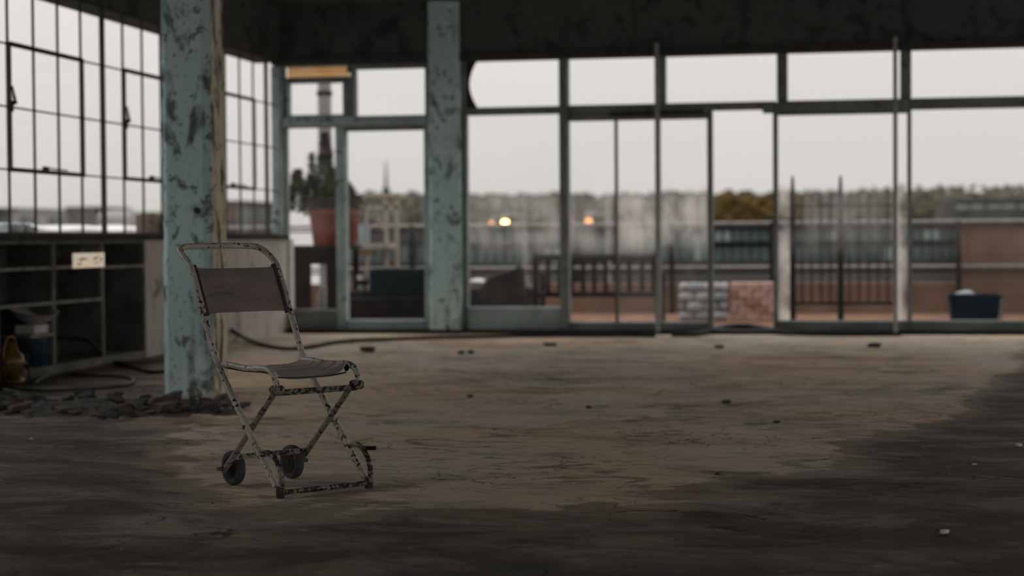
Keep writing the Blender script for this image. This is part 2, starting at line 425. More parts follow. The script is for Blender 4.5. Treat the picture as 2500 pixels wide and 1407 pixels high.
    def build(s, name, mat, parent=None, smooth=False, local=False):
        off = Vector((0, 0, 0))
        if parent is not None and not local: off = world_loc(parent)
        me = bpy.data.meshes.new(name)
        me.from_pydata([tuple(p - off) for p in s.v], [], s.f)
        mats = mat if isinstance(mat, (list, tuple)) else [mat]
        for m in mats: me.materials.append(MATS[m])
        if len(mats) > 1: me.polygons.foreach_set('material_index', s.mi)
        import bmesh
        bm = bmesh.new(); bm.from_mesh(me); bmesh.ops.recalc_face_normals(bm, faces=bm.faces); bm.to_mesh(me); bm.free()
        if smooth:
            me.polygons.foreach_set('use_smooth', [True] * len(me.polygons))
            me.set_sharp_from_angle(angle=math.radians(50))
        me.update()
        o = bpy.data.objects.new(name, me); col.objects.link(o)
        if parent is not None: o.parent = parent
        return o
def world_loc(o):
    l = Vector(o.location)
    while o.parent: o = o.parent; l += Vector(o.location)
    return l
_ico = {}
def ico(sub):
    if sub not in _ico:
        import bmesh
        bm = bmesh.new(); bmesh.ops.create_icosphere(bm, subdivisions=sub, radius=1)
        _ico[sub] = ([v.co.copy() for v in bm.verts], [[v.index for v in f.verts] for f in bm.faces]); bm.free()
    return _ico[sub]
def tag(o, label, cat, group=None, kind=None):
    o['label'] = label; o['category'] = cat
    if group: o['group'] = group
    if kind: o['kind'] = kind
    return o
def struct(o, label=None, cat=None):
    o['kind'] = 'structure'
    if label: o['label'] = label
    if cat: o['category'] = cat
    return o
def empty(name, loc, rz=0.0):
    o = bpy.data.objects.new(name, None); o.empty_display_size = .1
    o.location = loc; o.rotation_euler = (0, 0, rz); col.objects.link(o); return o
def one(mb, name, mat, label, cat, base=None, smooth=False, group=None):
    """a thing that is a single mesh, with its origin at its base"""
    e = Vector(base) if base is not None else Vector((sum(p.x for p in mb.v) / len(mb.v), sum(p.y for p in mb.v) / len(mb.v), min(p.z for p in mb.v)))
    mb.v = [p - e for p in mb.v]
    o = mb.build(name, mat, None, smooth); o.location = e
    return tag(o, label, cat, group)

# ------------------------------------------------------------------ room shell
CEIL = 3.32
XL = -5.70          # plane of the steel windows in the left wall
XR, YF = 4.8, -5.0
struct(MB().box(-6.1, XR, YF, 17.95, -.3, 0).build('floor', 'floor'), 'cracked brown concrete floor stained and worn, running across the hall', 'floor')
struct(MB().box(-6.1, XR, YF, 18.0, CEIL, CEIL + .25).build('ceiling', 'dark_soot_plaster'), 'dark sooty concrete ceiling at the top edge', 'ceiling')
wb = MB().box(-5.76, XR, 17.70, 18.0, 2.80, CEIL).build('wall_back', 'dark_soot_plaster')
struct(wb, 'dark sooty concrete lintel above the back glazing', 'wall')
def glazed_side(name, along, at, a0, a1, label):
    """plain wall with a long band of window openings between parapet and lintel"""
    e = empty(name, (at, 8, 0) if along == 'Y' else (0, at, 0)); struct(e, label, 'wall')
    def b(u0, u1, z0, z1, nm, mat, t0=0.0, t1=.25):
        m = MB().box(at + t0, at + t1, u0, u1, z0, z1) if along == 'Y' else MB().box(u0, u1, at - t1, at - t0, z0, z1)
        m.build(nm, mat, e)
    b(a0, a1, 0, .55, 'parapet', 'pale_plaster'); b(a0, a1, 2.79, CEIL, 'lintel', 'dark_soot_plaster')
    n = int((a1 - a0) / 2.0); w = (a1 - a0) / n
    for k in range(n + 1): b(a0 + k * w - (.03 if k else 0), a0 + k * w + (.03 if k < n else 0), .55, 2.79, 'mullion', 'steel_dark', .1, .16)
    b(a0, a1, 1.9, 1.94, 'transom', 'steel_dark', .1, .16)
glazed_side('wall_right', 'Y', XR, YF, 18.0, 'glazed side wall at the right, outside the view')
glazed_side('wall_front', 'X', YF, -6.1, XR, 'glazed wall behind the camera, outside the view')
wl = empty('wall_left', (-5.8, 12, 0)); struct(wl, 'left wall with pale scuffed plaster below the steel windows', 'wall')
MB().box(-6.02, -5.67, YF, 18.0, 2.79, CEIL).build('lintel', 'dark_soot_plaster', wl)
SH0, SH1 = 9.65, at_x(355, 800, -5.62).y + .02
MB().box(-6.02, -5.62, SH1, 17.99, 0, .96).build('parapet', 'pale_plaster', wl)
MB().box(-6.02, -5.62, YF, SH0, 0, .96).build('parapet', 'pale_plaster', wl)
MB().box(-6.02, -5.98, SH0, SH1, 0, .96).build('recess_back', 'shelf_dark', wl)
MB().box(-6.02, -5.62, YF, 3.1, .96, 2.79).build('pier', 'pale_plaster', wl)
MB().box(-6.10, -5.59, 3.1, 17.75, .96, 1.0).build('window_ledge', 'ledge_dark', wl)
# bead of trim below the back lintel
t = MB().box(-5.74, XR, 17.66, 17.90, 2.735, 2.80).build('trim_1', 'steel_dark'); struct(t, 'dark head trim above the back windows', 'trim')

t = MB().box(-5.60, XR, 17.60, 17.70, 0, .04).build('foot_shade_strip', 'cable_black'); struct(t, 'low black strip added for the cable and shade along the foot of the back glazing', 'dark_strip')  # black strip stands in for the cable and shadow at the glazing foot

# ------------------------------------------------------------------ left steel windows: five bays by four rows each
ROWS = [1.0, 1.455, 1.89, 2.325, 2.79]
UNIT, BAY = 2.03, .406
def steel_window(idx, y0, nb, panes, vent=True, cut=None):
    w = empty('window_%d' % idx, (XL, y0, 1.0))
    struct(w, {1: 'last narrow row of steel-framed panes beside the back corner', 2: 'steel-framed side window showing right of the teal pillar', 3: 'steel-framed side window half hidden by the teal pillar', 4: 'large steel-framed side window at the left edge'}.get(idx, 'steel-framed side window outside the left edge of the view'), 'window')
    th = .028
    ys = [y0 + BAY * i for i in range(nb + 1)]
    ve = (1, 4)
    for i, y in enumerate(ys):
        thick = i in (0, nb)
        half = .018 if thick else .007
        dd = .016 if thick else .008
        MB().box(XL - dd, XL + dd, y - half if i else y, y + half if i < nb else y, 1.0, 2.79).build('mullion' if thick else 'glazing_bar', 'steel_dark', w)
    for k, z in enumerate(ROWS):
        half = .02 if k in (0, 4) else .006
        MB().box(XL - .006, XL + .006, y0, ys[-1], z - (half if k else 0), z + (half if k < 4 else 0)).build('glazing_bar', 'steel_dark', w)
    if vent:
        a, b, z0, z1 = ys[1], ys[4], ROWS[1], ROWS[3]
        vf = MB()
        vf.box(XL - .006, XL + .02, a - .018, a + .018, z0 - .014, z1 + .016).box(XL - .006, XL + .02, b - .018, b + .018, z0 - .014, z1 + .016)
        vf.box(XL - .006, XL + .02, a, b, z1 - .012, z1 + .018).box(XL - .006, XL + .02, a, b, z0 - .014, z0 + .016)
        v = vf.build('opening_frame', 'steel_dark', w)
        h = MB()
        yh, zh = a + .03, z0 + .30
        h.box(XL + .012, XL + .03, yh - .035, yh - .005, zh + .10, zh + .18)
        h.tube([(XL + .025, yh - .02, zh + .15), (XL + .035, yh + .005, zh + .17), (XL + .035, yh + .02, zh + .16), (XL + .03, yh + .004, zh + .20), (XL + .028, yh - .018, zh + .28)], [.014, .016, .008, .012, .005], 8, 3)
        h.build('latch', 'steel_dark', w, True)
        s = MB(); s.box(XL + .012, XL + .03, a + .50, a + .58, z0 + .015, z0 + .04); s.tube([(XL + .025, a + .5, z0 + .03), (XL + .025, a + .9, z0 + .024)], .006, 6)
        s.build('stay_bar', 'steel_dark', w)
    if panes:
        for i in range(nb):
            for k in range(4):
                if (i, k) in (cut or ()): continue
                MB().box(XL - .012, XL - .008, ys[i] + .01, ys[i + 1] - .01, ROWS[k] + .008, ROWS[k + 1] - .008).build('pane', 'glass_side' if k == 0 else 'glass_clear', w)
    return w
Y0 = 13.31
steel_window(1, Y0 + 2 * UNIT, 1, True, False)
steel_window(2, Y0 + UNIT, 5, True)
steel_window(3, Y0, 5, True, cut=((2, 3), (4, 1)))
steel_window(4, Y0 - UNIT, 5, True, cut=((1, 2), (3, 3)))
steel_window(5, Y0 - 2 * UNIT, 5, False)
steel_window(6, Y0 - 3 * UNIT, 5, False)
steel_window(7, Y0 - 4 * UNIT, 5, False)
for k in range(5, 6): steel_window(k + 10, Y0 - k * UNIT, 5, False, False)
# corner infill to the back wall
MB().box(-5.74, -5.62, Y0 + 2 * UNIT + BAY - .03, 17.80, .96, 2.79).build('corner_pier', 'steel_teal', wl)

# ------------------------------------------------------------------ back glazing
HEAD, TT, TB, RB, BOT = 2.735, 2.265, 2.19, 2.113, .125
YA, YC = 17.73, 17.86
def member(w, name, x0, x1, z0, z1, mat='steel_paint', ya=YA, yc=YC):
    return MB().bbox(min(x0, x1), max(x0, x1), ya, yc, z0, z1, min(.012, abs(x1 - x0) * .2, (z1 - z0) * .2)).build(name, mat, w)
def pane(w, x0, x1, z0, z1, mat='glass_light', y=17.79):
    return MB().box(x0, x1, y, y + .005, z0, z1).build('pane', mat, w)

# bay beside the corner
w = struct(empty('window_8', (bx(770), YB, 0)), 'grey-green glazed bay in the back corner with a small top light', 'window')
member(w, 'corner_post', bx(677), bx(699), 0, 2.72, 'steel_teal', 17.62)
member(w, 'head_rail', bx(862), bx(1050), 2.68, 2.735); member(w, 'head_rail', bx(699), bx(862), 2.722, 2.735)
member(w, 'stile', bx(699), bx(711), 2.15, 2.61, 'steel_teal'); member(w, 'stile', bx(843), bx(862), 2.15, 2.61)
member(w, 'rail', bx(711), bx(843), 2.553, 2.61); member(w, 'rail', bx(711), bx(843), 2.15, 2.227, 'steel_teal')
member(w, 'mullion', bx(862), bx(873), 2.15, 2.68)
member(w, 'mullion', bx(1043), bx(1052), 2.1, 2.68)
member(w, 'transom', bx(677), bx(1052), 2.098, 2.20, 'steel_teal', 17.66, 17.88)
member(w, 'mullion', bx(826), bx(848), 0, 2.10, 'steel_teal', 17.70)
member(w, 'rail', bx(699), bx(826), 0.0, .241, 'steel_paint')
member(w, 'stile', bx(699), bx(703), .24, 2.1, 'steel_paint')
pane(w, bx(711), bx(843), 2.227, 2.553, 'glass_hazy'); pane(w, bx(873), bx(1043), 2.2, 2.68, 'glass_clear')
pane(w, bx(703), bx(826), .241, 2.098, 'glass_clear')
d = struct(empty('door_1', (bx(945), YB, 0)), 'grey-green glazed door beside the back pier', 'door')
member(d, 'stile', bx(1039), bx(1056), .03, 2.10, 'steel_teal'); member(d, 'rail', bx(848), bx(1039), 2.055, 2.10); member(d, 'rail', bx(848), bx(1039), .03, .136, 'steel_teal')
pane(d, bx(848), bx(1039), .136, 2.055, 'glass_clear')
# second bay
w = struct(empty('window_9', (bx(1255), YB, 0)), 'back window with a solid teal bottom panel, right of the pier', 'window')
member(w, 'jamb', bx(1130), bx(1143), 0, HEAD, 'steel_paint')
member(w, 'transom', bx(1143), bx(1370), TB, TT)
member(w, 'bottom_panel', bx(1143), bx(1370), .02, .262, 'steel_teal')
pane(w, bx(1143), bx(1370), .262, TB, 'glass_hazy')
arc = [(bx(1143), TT), (bx(1143), HEAD)]
for k in range(13):
    t_ = k / 12; arc.append((bx(1150 + 19 * (abs(2 * t_ - 1)) ** 1.9), HEAD - (HEAD - TT) * t_))
MB().prism(arc, 17.77, 17.785).build('curved_shard', 'steel_dark', w)
# third bay
w = struct(empty('window_10', (bx(1500), YB, 0)), 'back window with hazy glass split by a thin glazing bar', 'window')
member(w, 'mullion', bx(1370), bx(1391), 0, HEAD, 'steel_paint', 17.68)
member(w, 'transom', bx(1391), bx(1604), TB, TT, 'steel_paint', 17.70)
member(w, 'rail', bx(1391), bx(1604), RB, TB); member(w, 'rail', bx(1391), bx(1604), 0.0, .114)
member(w, 'glazing_bar', bx(1503), bx(1508), .114, RB, 'steel_dark')
member(w, 'mullion', bx(1604), bx(1628), TT, HEAD)
pane(w, bx(1391), bx(1604), TT, HEAD, 'glass_clear')
pane(w, bx(1391), bx(1503), .114, RB, 'glass_hazy'); pane(w, bx(1508), bx(1604), .114, RB, 'glass_frost')
# leaf beside the open doorway, and the doorway itself
w = struct(empty('window_11', (bx(1670), YB, 0)), 'narrow back window with smeared glass, left of the open doorway', 'window')
member(w, 'stile', bx(1604), bx(1613), 0, RB); member(w, 'rail', bx(1613), bx(1728), 0, .114); member(w, 'rail', bx(1604), bx(1728), RB, TB)
member(w, 'transom', bx(1604), bx(1898), TB, TT, 'steel_paint', 17.70)
pane(w, bx(1613), bx(1728), .114, RB, 'glass_frost'); pane(w, bx(1628), bx(1898), TT, HEAD, 'glass_clear')
tr = MB().box(bx(1495), bx(1722), 17.64, 17.70, 2.145, 2.185).build('door_track', 'black_rubber', w)
d = struct(empty('door_2', (bx(1814), YB, 0)), 'open doorway in the back glazing with nothing in it', 'door')
member(d, 'stile', bx(1728), bx(1741), 0, TB); member(d, 'stile', bx(1888), bx(1900), 0, TB)
member(d, 'threshold', bx(1741), bx(1888), 0, .035, 'sill_stone')
member(d, 'head_strip', bx(1863), bx(1888), TB - .035, TB)
# right bays
w = struct(empty('window_12', (bx(2050), YB, 0)), 'wide back window in front of the barred fence', 'window')
member(w, 'mullion', bx(1898), bx(1924), TT, HEAD); member(w, 'transom', bx(1898), bx(2220), TB - .02, TT, 'steel_paint', 17.70)
member(w, 'rail', bx(1900), bx(2215), TB - .06, TB - .02); member(w, 'rail', bx(1900), bx(2215), 0, .13)
member(w, 'mullion', bx(2215), bx(2225), 0, TB); member(w, 'mullion', bx(2198), bx(2225), TT, HEAD)
pane(w, bx(1924), bx(2198), TT, HEAD, 'glass_clear')
pane(w, bx(1900), bx(1928), .13, TB - .06, 'glass_strip'); pane(w, bx(1928), bx(2190), .13, TB - .06, 'glass_light'); pane(w, bx(2190), bx(2215), .13, TB - .06, 'glass_strip')
w = struct(empty('window_13', (bx(2400), YB, 0)), 'wide back window at the right edge of the view', 'window')
xe = bx(2640)
member(w, 'transom', bx(2220), xe, TB - .03, TT, 'steel_paint', 17.70); member(w, 'rail', bx(2225), xe, 0, .133); member(w, 'mullion', xe, xe + .1, 0, HEAD)
pane(w, bx(2225), xe, TT, HEAD, 'glass_clear'); pane(w, bx(2225), xe, .133, TB - .03, 'glass_clear')
w = struct(empty('window_14', (3.5, YB, 0)), 'glazed bays further right along the back wall', 'window')
member(w, 'transom', xe + .1, XR, TB, TT); member(w, 'rail', xe + .1, XR, 0, .13)
for k in range(1, 3): member(w, 'mullion', xe + .1 + k * .85, xe + .18 + k * .85, 0, HEAD)
# slim posts standing in front of the glazing
for px, lb in ((1605, 'slim grey steel post in front of the glazing, left of the open doorway'), (2186, 'slim grey steel post in front of the glazing, right of the barred fence')):
    x = bx(px, 17.58)
    p = empty('steel_post', (x, 17.58, 0)); tag(p, lb, 'post', 'slim posts before the back glazing')
    MB().bbox(x - .020, x + .020, 17.56, 17.60, .02, 2.86, .006).build('shaft', 'pipe_grey', p)
    MB().box(x - .05, x + .05, 17.53, 17.63, 0, .02).build('base_plate', 'steel_dark', p)
    MB().box(x - .03, x + .03, 17.56, 17.70, 2.84, 2.90).build('top_bracket', 'steel_dark', p)
# rolled bamboo shade in the corner bay
b = empty('window_blind', (bx(778), 17.84, 2.60)); tag(b, 'short orange-brown blind drawn up in the top of the corner window', 'blind')
mb = MB()
for k in range(5): mb.box(bx(700), bx(851), 17.875 + .004 * (k % 2), 17.883 + .004 * (k % 2), 2.607 + k * .0235, 2.607 + k * .0235 + .022)
mb.build('shade', 'bamboo_shade', b)
MB().box(bx(850.5), bx(863), 17.80, 17.86, 2.655, 2.735).build('bracket', 'steel_dark', b)

# ------------------------------------------------------------------ concrete pillars
def chamfered_pillar(name, x0, x1, y0, y1, ch, label, side_mat):
    e = empty(name, ((x0 + x1) / 2, (y0 + y1) / 2, 0)); tag(e, label, 'pillar', 'concrete pillars')
    bc_ = .006
    ring = [(x0 + ch, y0), (x1 - ch, y0), (x1, y0 + ch), (x1, y1 - bc_), (x1 - bc_, y1), (x0 + ch, y1), (x0, y1 - ch), (x0, y0 + ch)]
    NZ = 60; vs, fs, mi = [], [], []
    mb = MB()
    for k in range(NZ + 1):
        z = CEIL * k / NZ
        for (x, y) in ring:
            j = noise.noise(Vector((x * 3, y * 3, z * 4))) * .006 + noise.noise(Vector((x * 9, y * 9, z * 13))) * .003
            cx, cy = x - e.location.x, y - e.location.y; l = math.hypot(cx, cy)
            mb.v.append(Vector((x + cx / l * j, y + cy / l * j, z)))
    for k in range(NZ):
        for i in range(8):
            j = (i + 1) % 8
            mb.f.append([k * 8 + i, k * 8 + j, k * 8 + 8 + j, k * 8 + 8 + i]); mb.mi.append(1 if i in (2,) else 0)
    mb.f += [list(range(7, -1, -1)), list(range(NZ * 8, NZ * 8 + 8))]; mb.mi += [0, 0]
    mb.build('shaft', ['teal_paint', side_mat], e)
    return e
p1 = chamfered_pillar('concrete_pillar', -4.117, -3.80, 10.465, 10.765, .042, 'tall concrete pillar with peeling teal paint standing behind the wheeled chair', 'cream_flaking')
hole = at_y(480, 514, 10.46)
MB().lathe([(.0, -.002), (.016, -.004), (.021, -.001), (.019, .004)], 14, 'Y', hole).build('socket_ring', 'black_rubber', p1, True)
chamfered_pillar('concrete_pillar', bx(1056), bx(1131), 17.62, 17.95, .03, 'teal-stained concrete pillar between the back windows, beyond the chair', 'teal_paint')

# ------------------------------------------------------------------ built-in shelf unit under the left windows
XS = -5.62
cab = empty('shelf_unit', (-5.8, 12.0, 0)); tag(cab, 'dark open shelf unit built in under the left windows', 'shelf')
D1, D2 = at_x(131, 800, XS).y, at_x(251, 800, XS).y
D0 = D1 - (D2 - D1)
MB().box(-5.98, XS, SH0, SH1 - .02, .0, .06).build('plinth', 'sill_stone', cab)
MB().box(-5.98, XS + .005, SH0, SH1 - .02, .935, .96).build('top_board', 'shelf_dark', cab)
MB().box(-5.985, -5.972, SH0, SH1 - .02, .06, .935).build('back_board', 'shelf_dark', cab)
for y in (SH0 + .015, D0, D1, D2, SH1 - .035):
    u = MB().box(-5.97, XS - .012, y - .012, y + .012, .06, .935).build('divider', 'shelf_dark', cab)
    MB().box(XS - .012, XS + .008, y - .013, y + .013, .06, .935).build('edge_strip', 'shelf_edge', u)
def shelf_board(y0, y1, z):
    s = MB().box(-5.97, XS - .012, y0 + .014, y1 - .014, z - .011, z + .011).build('shelf_board', 'shelf_dark', cab)
    MB().box(XS - .012, XS + .004, y0 + .014, y1 - .014, z - .012, z + .012).build('edge_strip', 'shelf_edge', s)
za, zb = at_x(60, 657, XS).z, at_x(60, 746, XS).z
for a_, b_ in ((SH0, D0), (D0, D1)):
    shelf_board(a_, b_, za); shelf_board(a_, b_, zb)
shelf_board(D1, D2, zb); shelf_board(D1, D2, za - .0); shelf_board(D2, SH1 - .02, at_x(300, 651, XS).z)
zc = at_x(115, 818, XS).z
shelf_board(D1 - .40, D1, zc)

# things in and by the shelves
def pt(x, y, X=-5.72): return at_x(x, y, X)
c = pt(83, 818); zt = zc + .012
h_ = pt(83, 793).z - zt
wy = (pt(104, 800).y - pt(62, 800).y) / 2
one(MB().bbox(c.x - .08, c.x + .07, c.y - wy, c.y + wy, zt, zt + max(h_, .06), .004).box(c.x - .075, c.x + .065, c.y - .01, c.y + .01, zt + max(h_, .06) - .001, zt + max(h_, .06) + .001),
    'cardboard_box', 'card_box', 'small white box under the tilted bowl on the lowest shelf', 'box')
bw = empty('enamel_bowl', (c.x - .01, c.y, zt + max(h_, .06) + .004)); tag(bw, 'white bowl tilted on top of the small white box', 'bowl')
R_ = .20
prof = [(.05, 0), (.10, .012), (.155, .045), (.19, .09), (.198, .092), (.192, .094), (.15, .052), (.095, .022), (.0, .014)]
bo = MB().lathe([(r * .9, h) for r, h in prof], 28).build('shell', 'white_enamel', bw, True, True)
bo.rotation_euler = (math.radians(7), math.radians(10), 0)
bo.location = (0, 0, .012)
MB().lathe([(.04, 0), (.046, .0), (.046, .014), (.04, .014)], 20).build('foot_ring', 'white_enamel', bw, True, True)
bk = empty('bucket', (-5.76, pt(92, 860).y, .06)); tag(bk, 'dark blue plastic bucket on the bottom of the shelf unit', 'bucket')
MB().lathe([(.10, 0), (.105, .005), (.118, .2), (.126, .2), (.126, .215), (.112, .215), (.098, .02), (0, .02)], 28).build('body', 'bucket_blue', bk, True, True)
MB().tube([(0, -.125, .2), (.06, -.11, .14), (.122, -.04, .11), (.122, .04, .11), (.06, .11, .14), (0, .125, .2)], .004, 8, 4).build('handle', 'bolt_steel', bk, True, True)
jy = pt(22, 870).y
jg = empty('brass_lantern', (-5.49, at_x(26, 880, -5.49).y, 0)); tag(jg, 'tarnished brass-coloured lantern standing before the shelves at the left edge', 'lantern')
MB().lathe([(.08, 0), (.09, .01), (.09, .03), (.07, .05), (.085, .09), (.095, .14), (.085, .19), (.055, .22), (.04, .24), (.05, .255), (.025, .28), (0, .285)], 26).build('body', 'brass_worn', jg, True, True)
MB().tube([(0, -.09, .14), (0, -.105, .21), (0, -.07, .29), (0, 0, .32), (0, .07, .29), (0, .105, .21), (0, .09, .14)], .006, 8, 4).build('bail_handle', 'brass_worn', jg, True, True)
MB().lathe([(.095, .13), (.101, .135), (.101, .145), (.095, .15)], 26).build('band', 'bolt_steel', jg, True, True)
one(MB().tube([on_floor(72, 925) + Vector((0, 0, .012)), at_x(64, 862, -5.54)], [.011, .009], 8), 'wooden_stick', 'wood_old', 'short brown stick leaning beside the brass lantern', 'stick', smooth=True)

# handwritten sign hung on the shelf front
a0, a1 = at_x(185, 655, -5.58), at_x(258, 617, -5.58)
sy0, sy1, sz0, sz1 = a0.y, a1.y, a0.z, a1.z
sg = empty('hand_written_sign', (-5.59, (sy0 + sy1) / 2, sz0)); tag(sg, 'small backlit cream sign with black brush writing hung on the dark shelves', 'sign')
MB().box(-5.605, -5.592, sy0, sy1, sz0, sz1).build('board', 'sign_face', sg)
def stroke(u0, v0, u1, v1, wd, nm='writing'):
    """a stroke of brush writing, u and v measured across and up the board"""
    P = []
    for k in range(7):
        t_ = k / 6; P.append((-5.5915, sy0 + (sy1 - sy0) * (u0 + (u1 - u0) * t_), sz0 + (sz1 - sz0) * (v0 + (v1 - v0) * t_ + .02 * math.sin(t_ * 14))))
    MB().tube(P, [wd * .5, wd, wd * .8, wd, wd * .7, wd * .9, wd * .5], 6, 3).build(nm, 'black_rubber', sg)
stroke(.14, .53, .44, .64, .0062); stroke(.20, .58, .34, .60, .0066); stroke(.08, .22, .26, .30, .0045); stroke(.12, .26, .22, .24, .004)
stroke(.62, .56, .78, .72, .0050); stroke(.66, .62, .76, .64, .0050); stroke(.87, .38, .90, .68, .0075); stroke(.64, .27, .68, .34, .003); stroke(.71, .30, .77, .28, .0045); stroke(.78, .32, .84, .34, .0022); stroke(.06, .56, .08, .62, .002); stroke(.48, .42, .53, .48, .002)
ky = sy0 + (sy1 - sy0) * .29
MB().tube([(-5.598, ky, sz1 - .004), (-5.598, ky, sz1 + .014), (-5.598, ky - .006, sz1 + .022), (-5.60, ky, sz1 + .03)], .005, 8, 3).build('hanging_clip', 'shelf_edge', sg, True)

# things on the ledge outside the left panes
def bottle(px, py, lab, ln):
    q = at_x(px, py, -5.86); e = empty('plastic_bottle', (-5.86, q.y, 1.0)); tag(e, lab, 'bottle', 'bottles on the window ledge')
    r = .045
    MB().lathe([(0, -ln), (r * .8, -ln), (r, -ln + .015), (r, ln * .35), (r * .9, ln * .5), (r * .35, ln * .8), (r * .33, ln * .9)], 20, 'Y', (0, 0, r)).build('body', 'bottle_clear', e, True, True)
    MB().lathe([(0, ln * .88), (r * .45, ln * .88), (r * .45, ln), (0, ln)], 16, 'Y', (0, 0, r)).build('cap', 'bottle_blue', e, True, True)
    MB().lathe([(r * 1.02, -ln * .1), (r * 1.02, ln * .15)], 20, 'Y', (0, 0, r)).build('label_band', 'bottle_blue', e, True, True)
bottle(48, 555, 'clear plastic bottle with dark blue cap lying on the left window ledge', .26)
q = at_x(15, 560, -6.0)
one(MB().blob((-6.02, q.y - .05, 1.045), .045, .22, .05, 3, .25, 2.5, 3), 'crumpled_bag', 'snow_white', 'crumpled white plastic bag on the window ledge beside the bottle', 'bag', smooth=True)
q0, q1 = at_x(354, 575, -5.82), at_x(396, 516, -5.82)
wbx = empty('wooden_box', (-5.82, (q0.y + q1.y) / 2, 1.0)); tag(wbx, 'old brown wooden box on the window ledge beside the teal pillar', 'box')
for k in range(3):
    z = 1.0 + k * .058
    MB().box(-5.76, -5.748, q0.y, q1.y, z + .001, z + .055).build('slat', 'wood_old', wbx)
    MB().box(-5.89, -5.76, q0.y, q0.y + .012, z + .001, z + .055).build('slat', 'wood_old', wbx)
MB().box(-5.90, -5.888, q0.y, q1.y, 1.0, 1.172).build('back_panel', 'wood_old', wbx); MB().box(-5.888, -5.76, q1.y - .012, q1.y, 1.0, 1.172).build('end_panel', 'wood_old', wbx)
MB().box(-5.888, -5.76, q0.y + .012, q1.y - .012, 1.0, 1.012).build('bottom', 'wood_dark', wbx)
MB().blob((-5.82, (q0.y + q1.y) / 2 + .02, 1.16), .05, .10, .035, 2, .5, 3, 5).build('dry_moss', 'conifer_green', wbx)

# ------------------------------------------------------------------ folding wheeled chair
CH = empty('wheeled_folding_chair', (-1.922, 6.503, 0), math.radians(-39.13))
tag(CH, 'folding wheeled carry chair of chipped white tube with brown canvas', 'chair')
W_ = .2; TR = .0125
def cp(mb, name, mat, parent=CH, smooth=True): return mb.build(name, mat, parent, smooth, True)
def back_line(s):
    return [(.0, s * W_, .018), (-.11, s * W_, .128), (-.218, s * W_, .243), (-.33, s * W_, .366), (-.415, s * W_, .462), (-.442, s * W_, .502), (-.495, s * W_, .605), (-.568, s * W_, .757),
            (-.603, s * W_, .825), (-.628, s * W_, .858), (-.672, s * W_, .888), (-.712, s * (W_ - .008), .913), (-.730, s * (W_ - .034), .925), (-.734, s * (W_ - .075), .928)]
L_, R__ = back_line(-1), back_line(1)
cp(MB().tube(L_ + [(-.735, 0, .929)] + R__[::-1], TR, 14, 5), 'back_frame', 'chair_paint')
for s in (-1, 1):
    y = s * (W_ - .014)
    cp(MB().tube([(-.425, y, .470), (-.36, y, .474), (-.27, y, .468), (-.18, y, .468), (-.125, y, .472), (-.085, y, .468), (-.055, y, .452), (-.038, y, .425), (-.032, y, .392)], .0118, 12, 5), 'seat_tube', 'chair_paint')
    yl = s * (W_ - .028)
    cp(MB().tube([(-.435, yl, .055), (-.048, yl, .402)], .0118, 12), 'rear_leg', 'chair_paint_rusty')
    br = MB(); br.bbox(-.062, -.016, min(yl - s * .014, y + s * .016), max(yl - s * .014, y + s * .016), .378, .412, .006)
    br.tube([(-.04, yl - s * .018, .397), (-.04, y + s * .024, .397)], .009, 10)
    cp(br, 'joint_bracket', 'chair_rust')
    cp(MB().lathe([(0, -.026), (.009, -.026), (.009, .026), (0, .026)], 10, 'Y', (-.222, s * (W_ - .012), .246)), 'pivot_bolt', 'bolt_steel')
    # seat hinge between the seat tube and the back frame
    cp(MB().lathe([(0, -.018), (.008, -.018), (.008, .018), (0, .018)], 10, 'Y', (-.424, s * (W_ - .006), .47)), 'hinge_bolt', 'bolt_steel')
    # D-shaped skid
    ys = s * W_
    cp(MB().tube([(-.128, ys, .140), (-.098, ys, .158), (-.062, ys, .160), (-.025, ys, .142), (.004, ys, .108), (.018, ys, .066), (.014, ys, .026)], .0105, 12, 5), 'skid_loop', 'chair_rust')
    ft = MB().lathe([(0, 0), (.013, 0), (.0165, .006), (.017, .036), (.0145, .042)], 14, 'Z', (.006, ys, .0))
    cp(ft, 'rubber_foot', 'black_rubber')
    # wheel: tyre, disc and axle
    yw = s * .135
    wh = empty('wheel', (-.424, yw, .068)); wh.parent = CH
    rr = .067
    cp(MB().lathe([(.047, -.017), (.058, -.019), (.0645, -.015), (.067, -.006), (.067, .006), (.0645, .015), (.058, .019), (.047, .017), (.047, -.017)], 40, 'Y'), 'tyre', 'tyre_grey', wh)
    cp(MB().lathe([(.0, -.013), (.014, -.013), (.016, -.008), (.036, -.004), (.041, -.011), (.0475, -.013), (.0475, .013), (.041, .011), (.036, .004), (.016, .008), (.014, .013), (0, .013)], 32, 'Y'), 'wheel_disc', 'wheel_disc', wh)
    cp(MB().tube([(0, -s * .022, 0), (0, s * .072, 0)], .008, 10), 'axle', 'bolt_steel', wh)
cp(MB().bar((-.044, -W_ + .02, .384), (-.044, W_ - .02, .384), .014, .022), 'front_crossbar', 'chair_rust')
cp(MB().bar((-.366, -W_ + .03, .116), (-.366, W_ - .03, .116), .012, .020), 'axle_bar', 'chair_rust')
cp(MB().tube([(.006, -W_ + .01, .020), (.006, W_ - .01, .020)], .0095, 12), 'foot_bar', 'chair_rust')
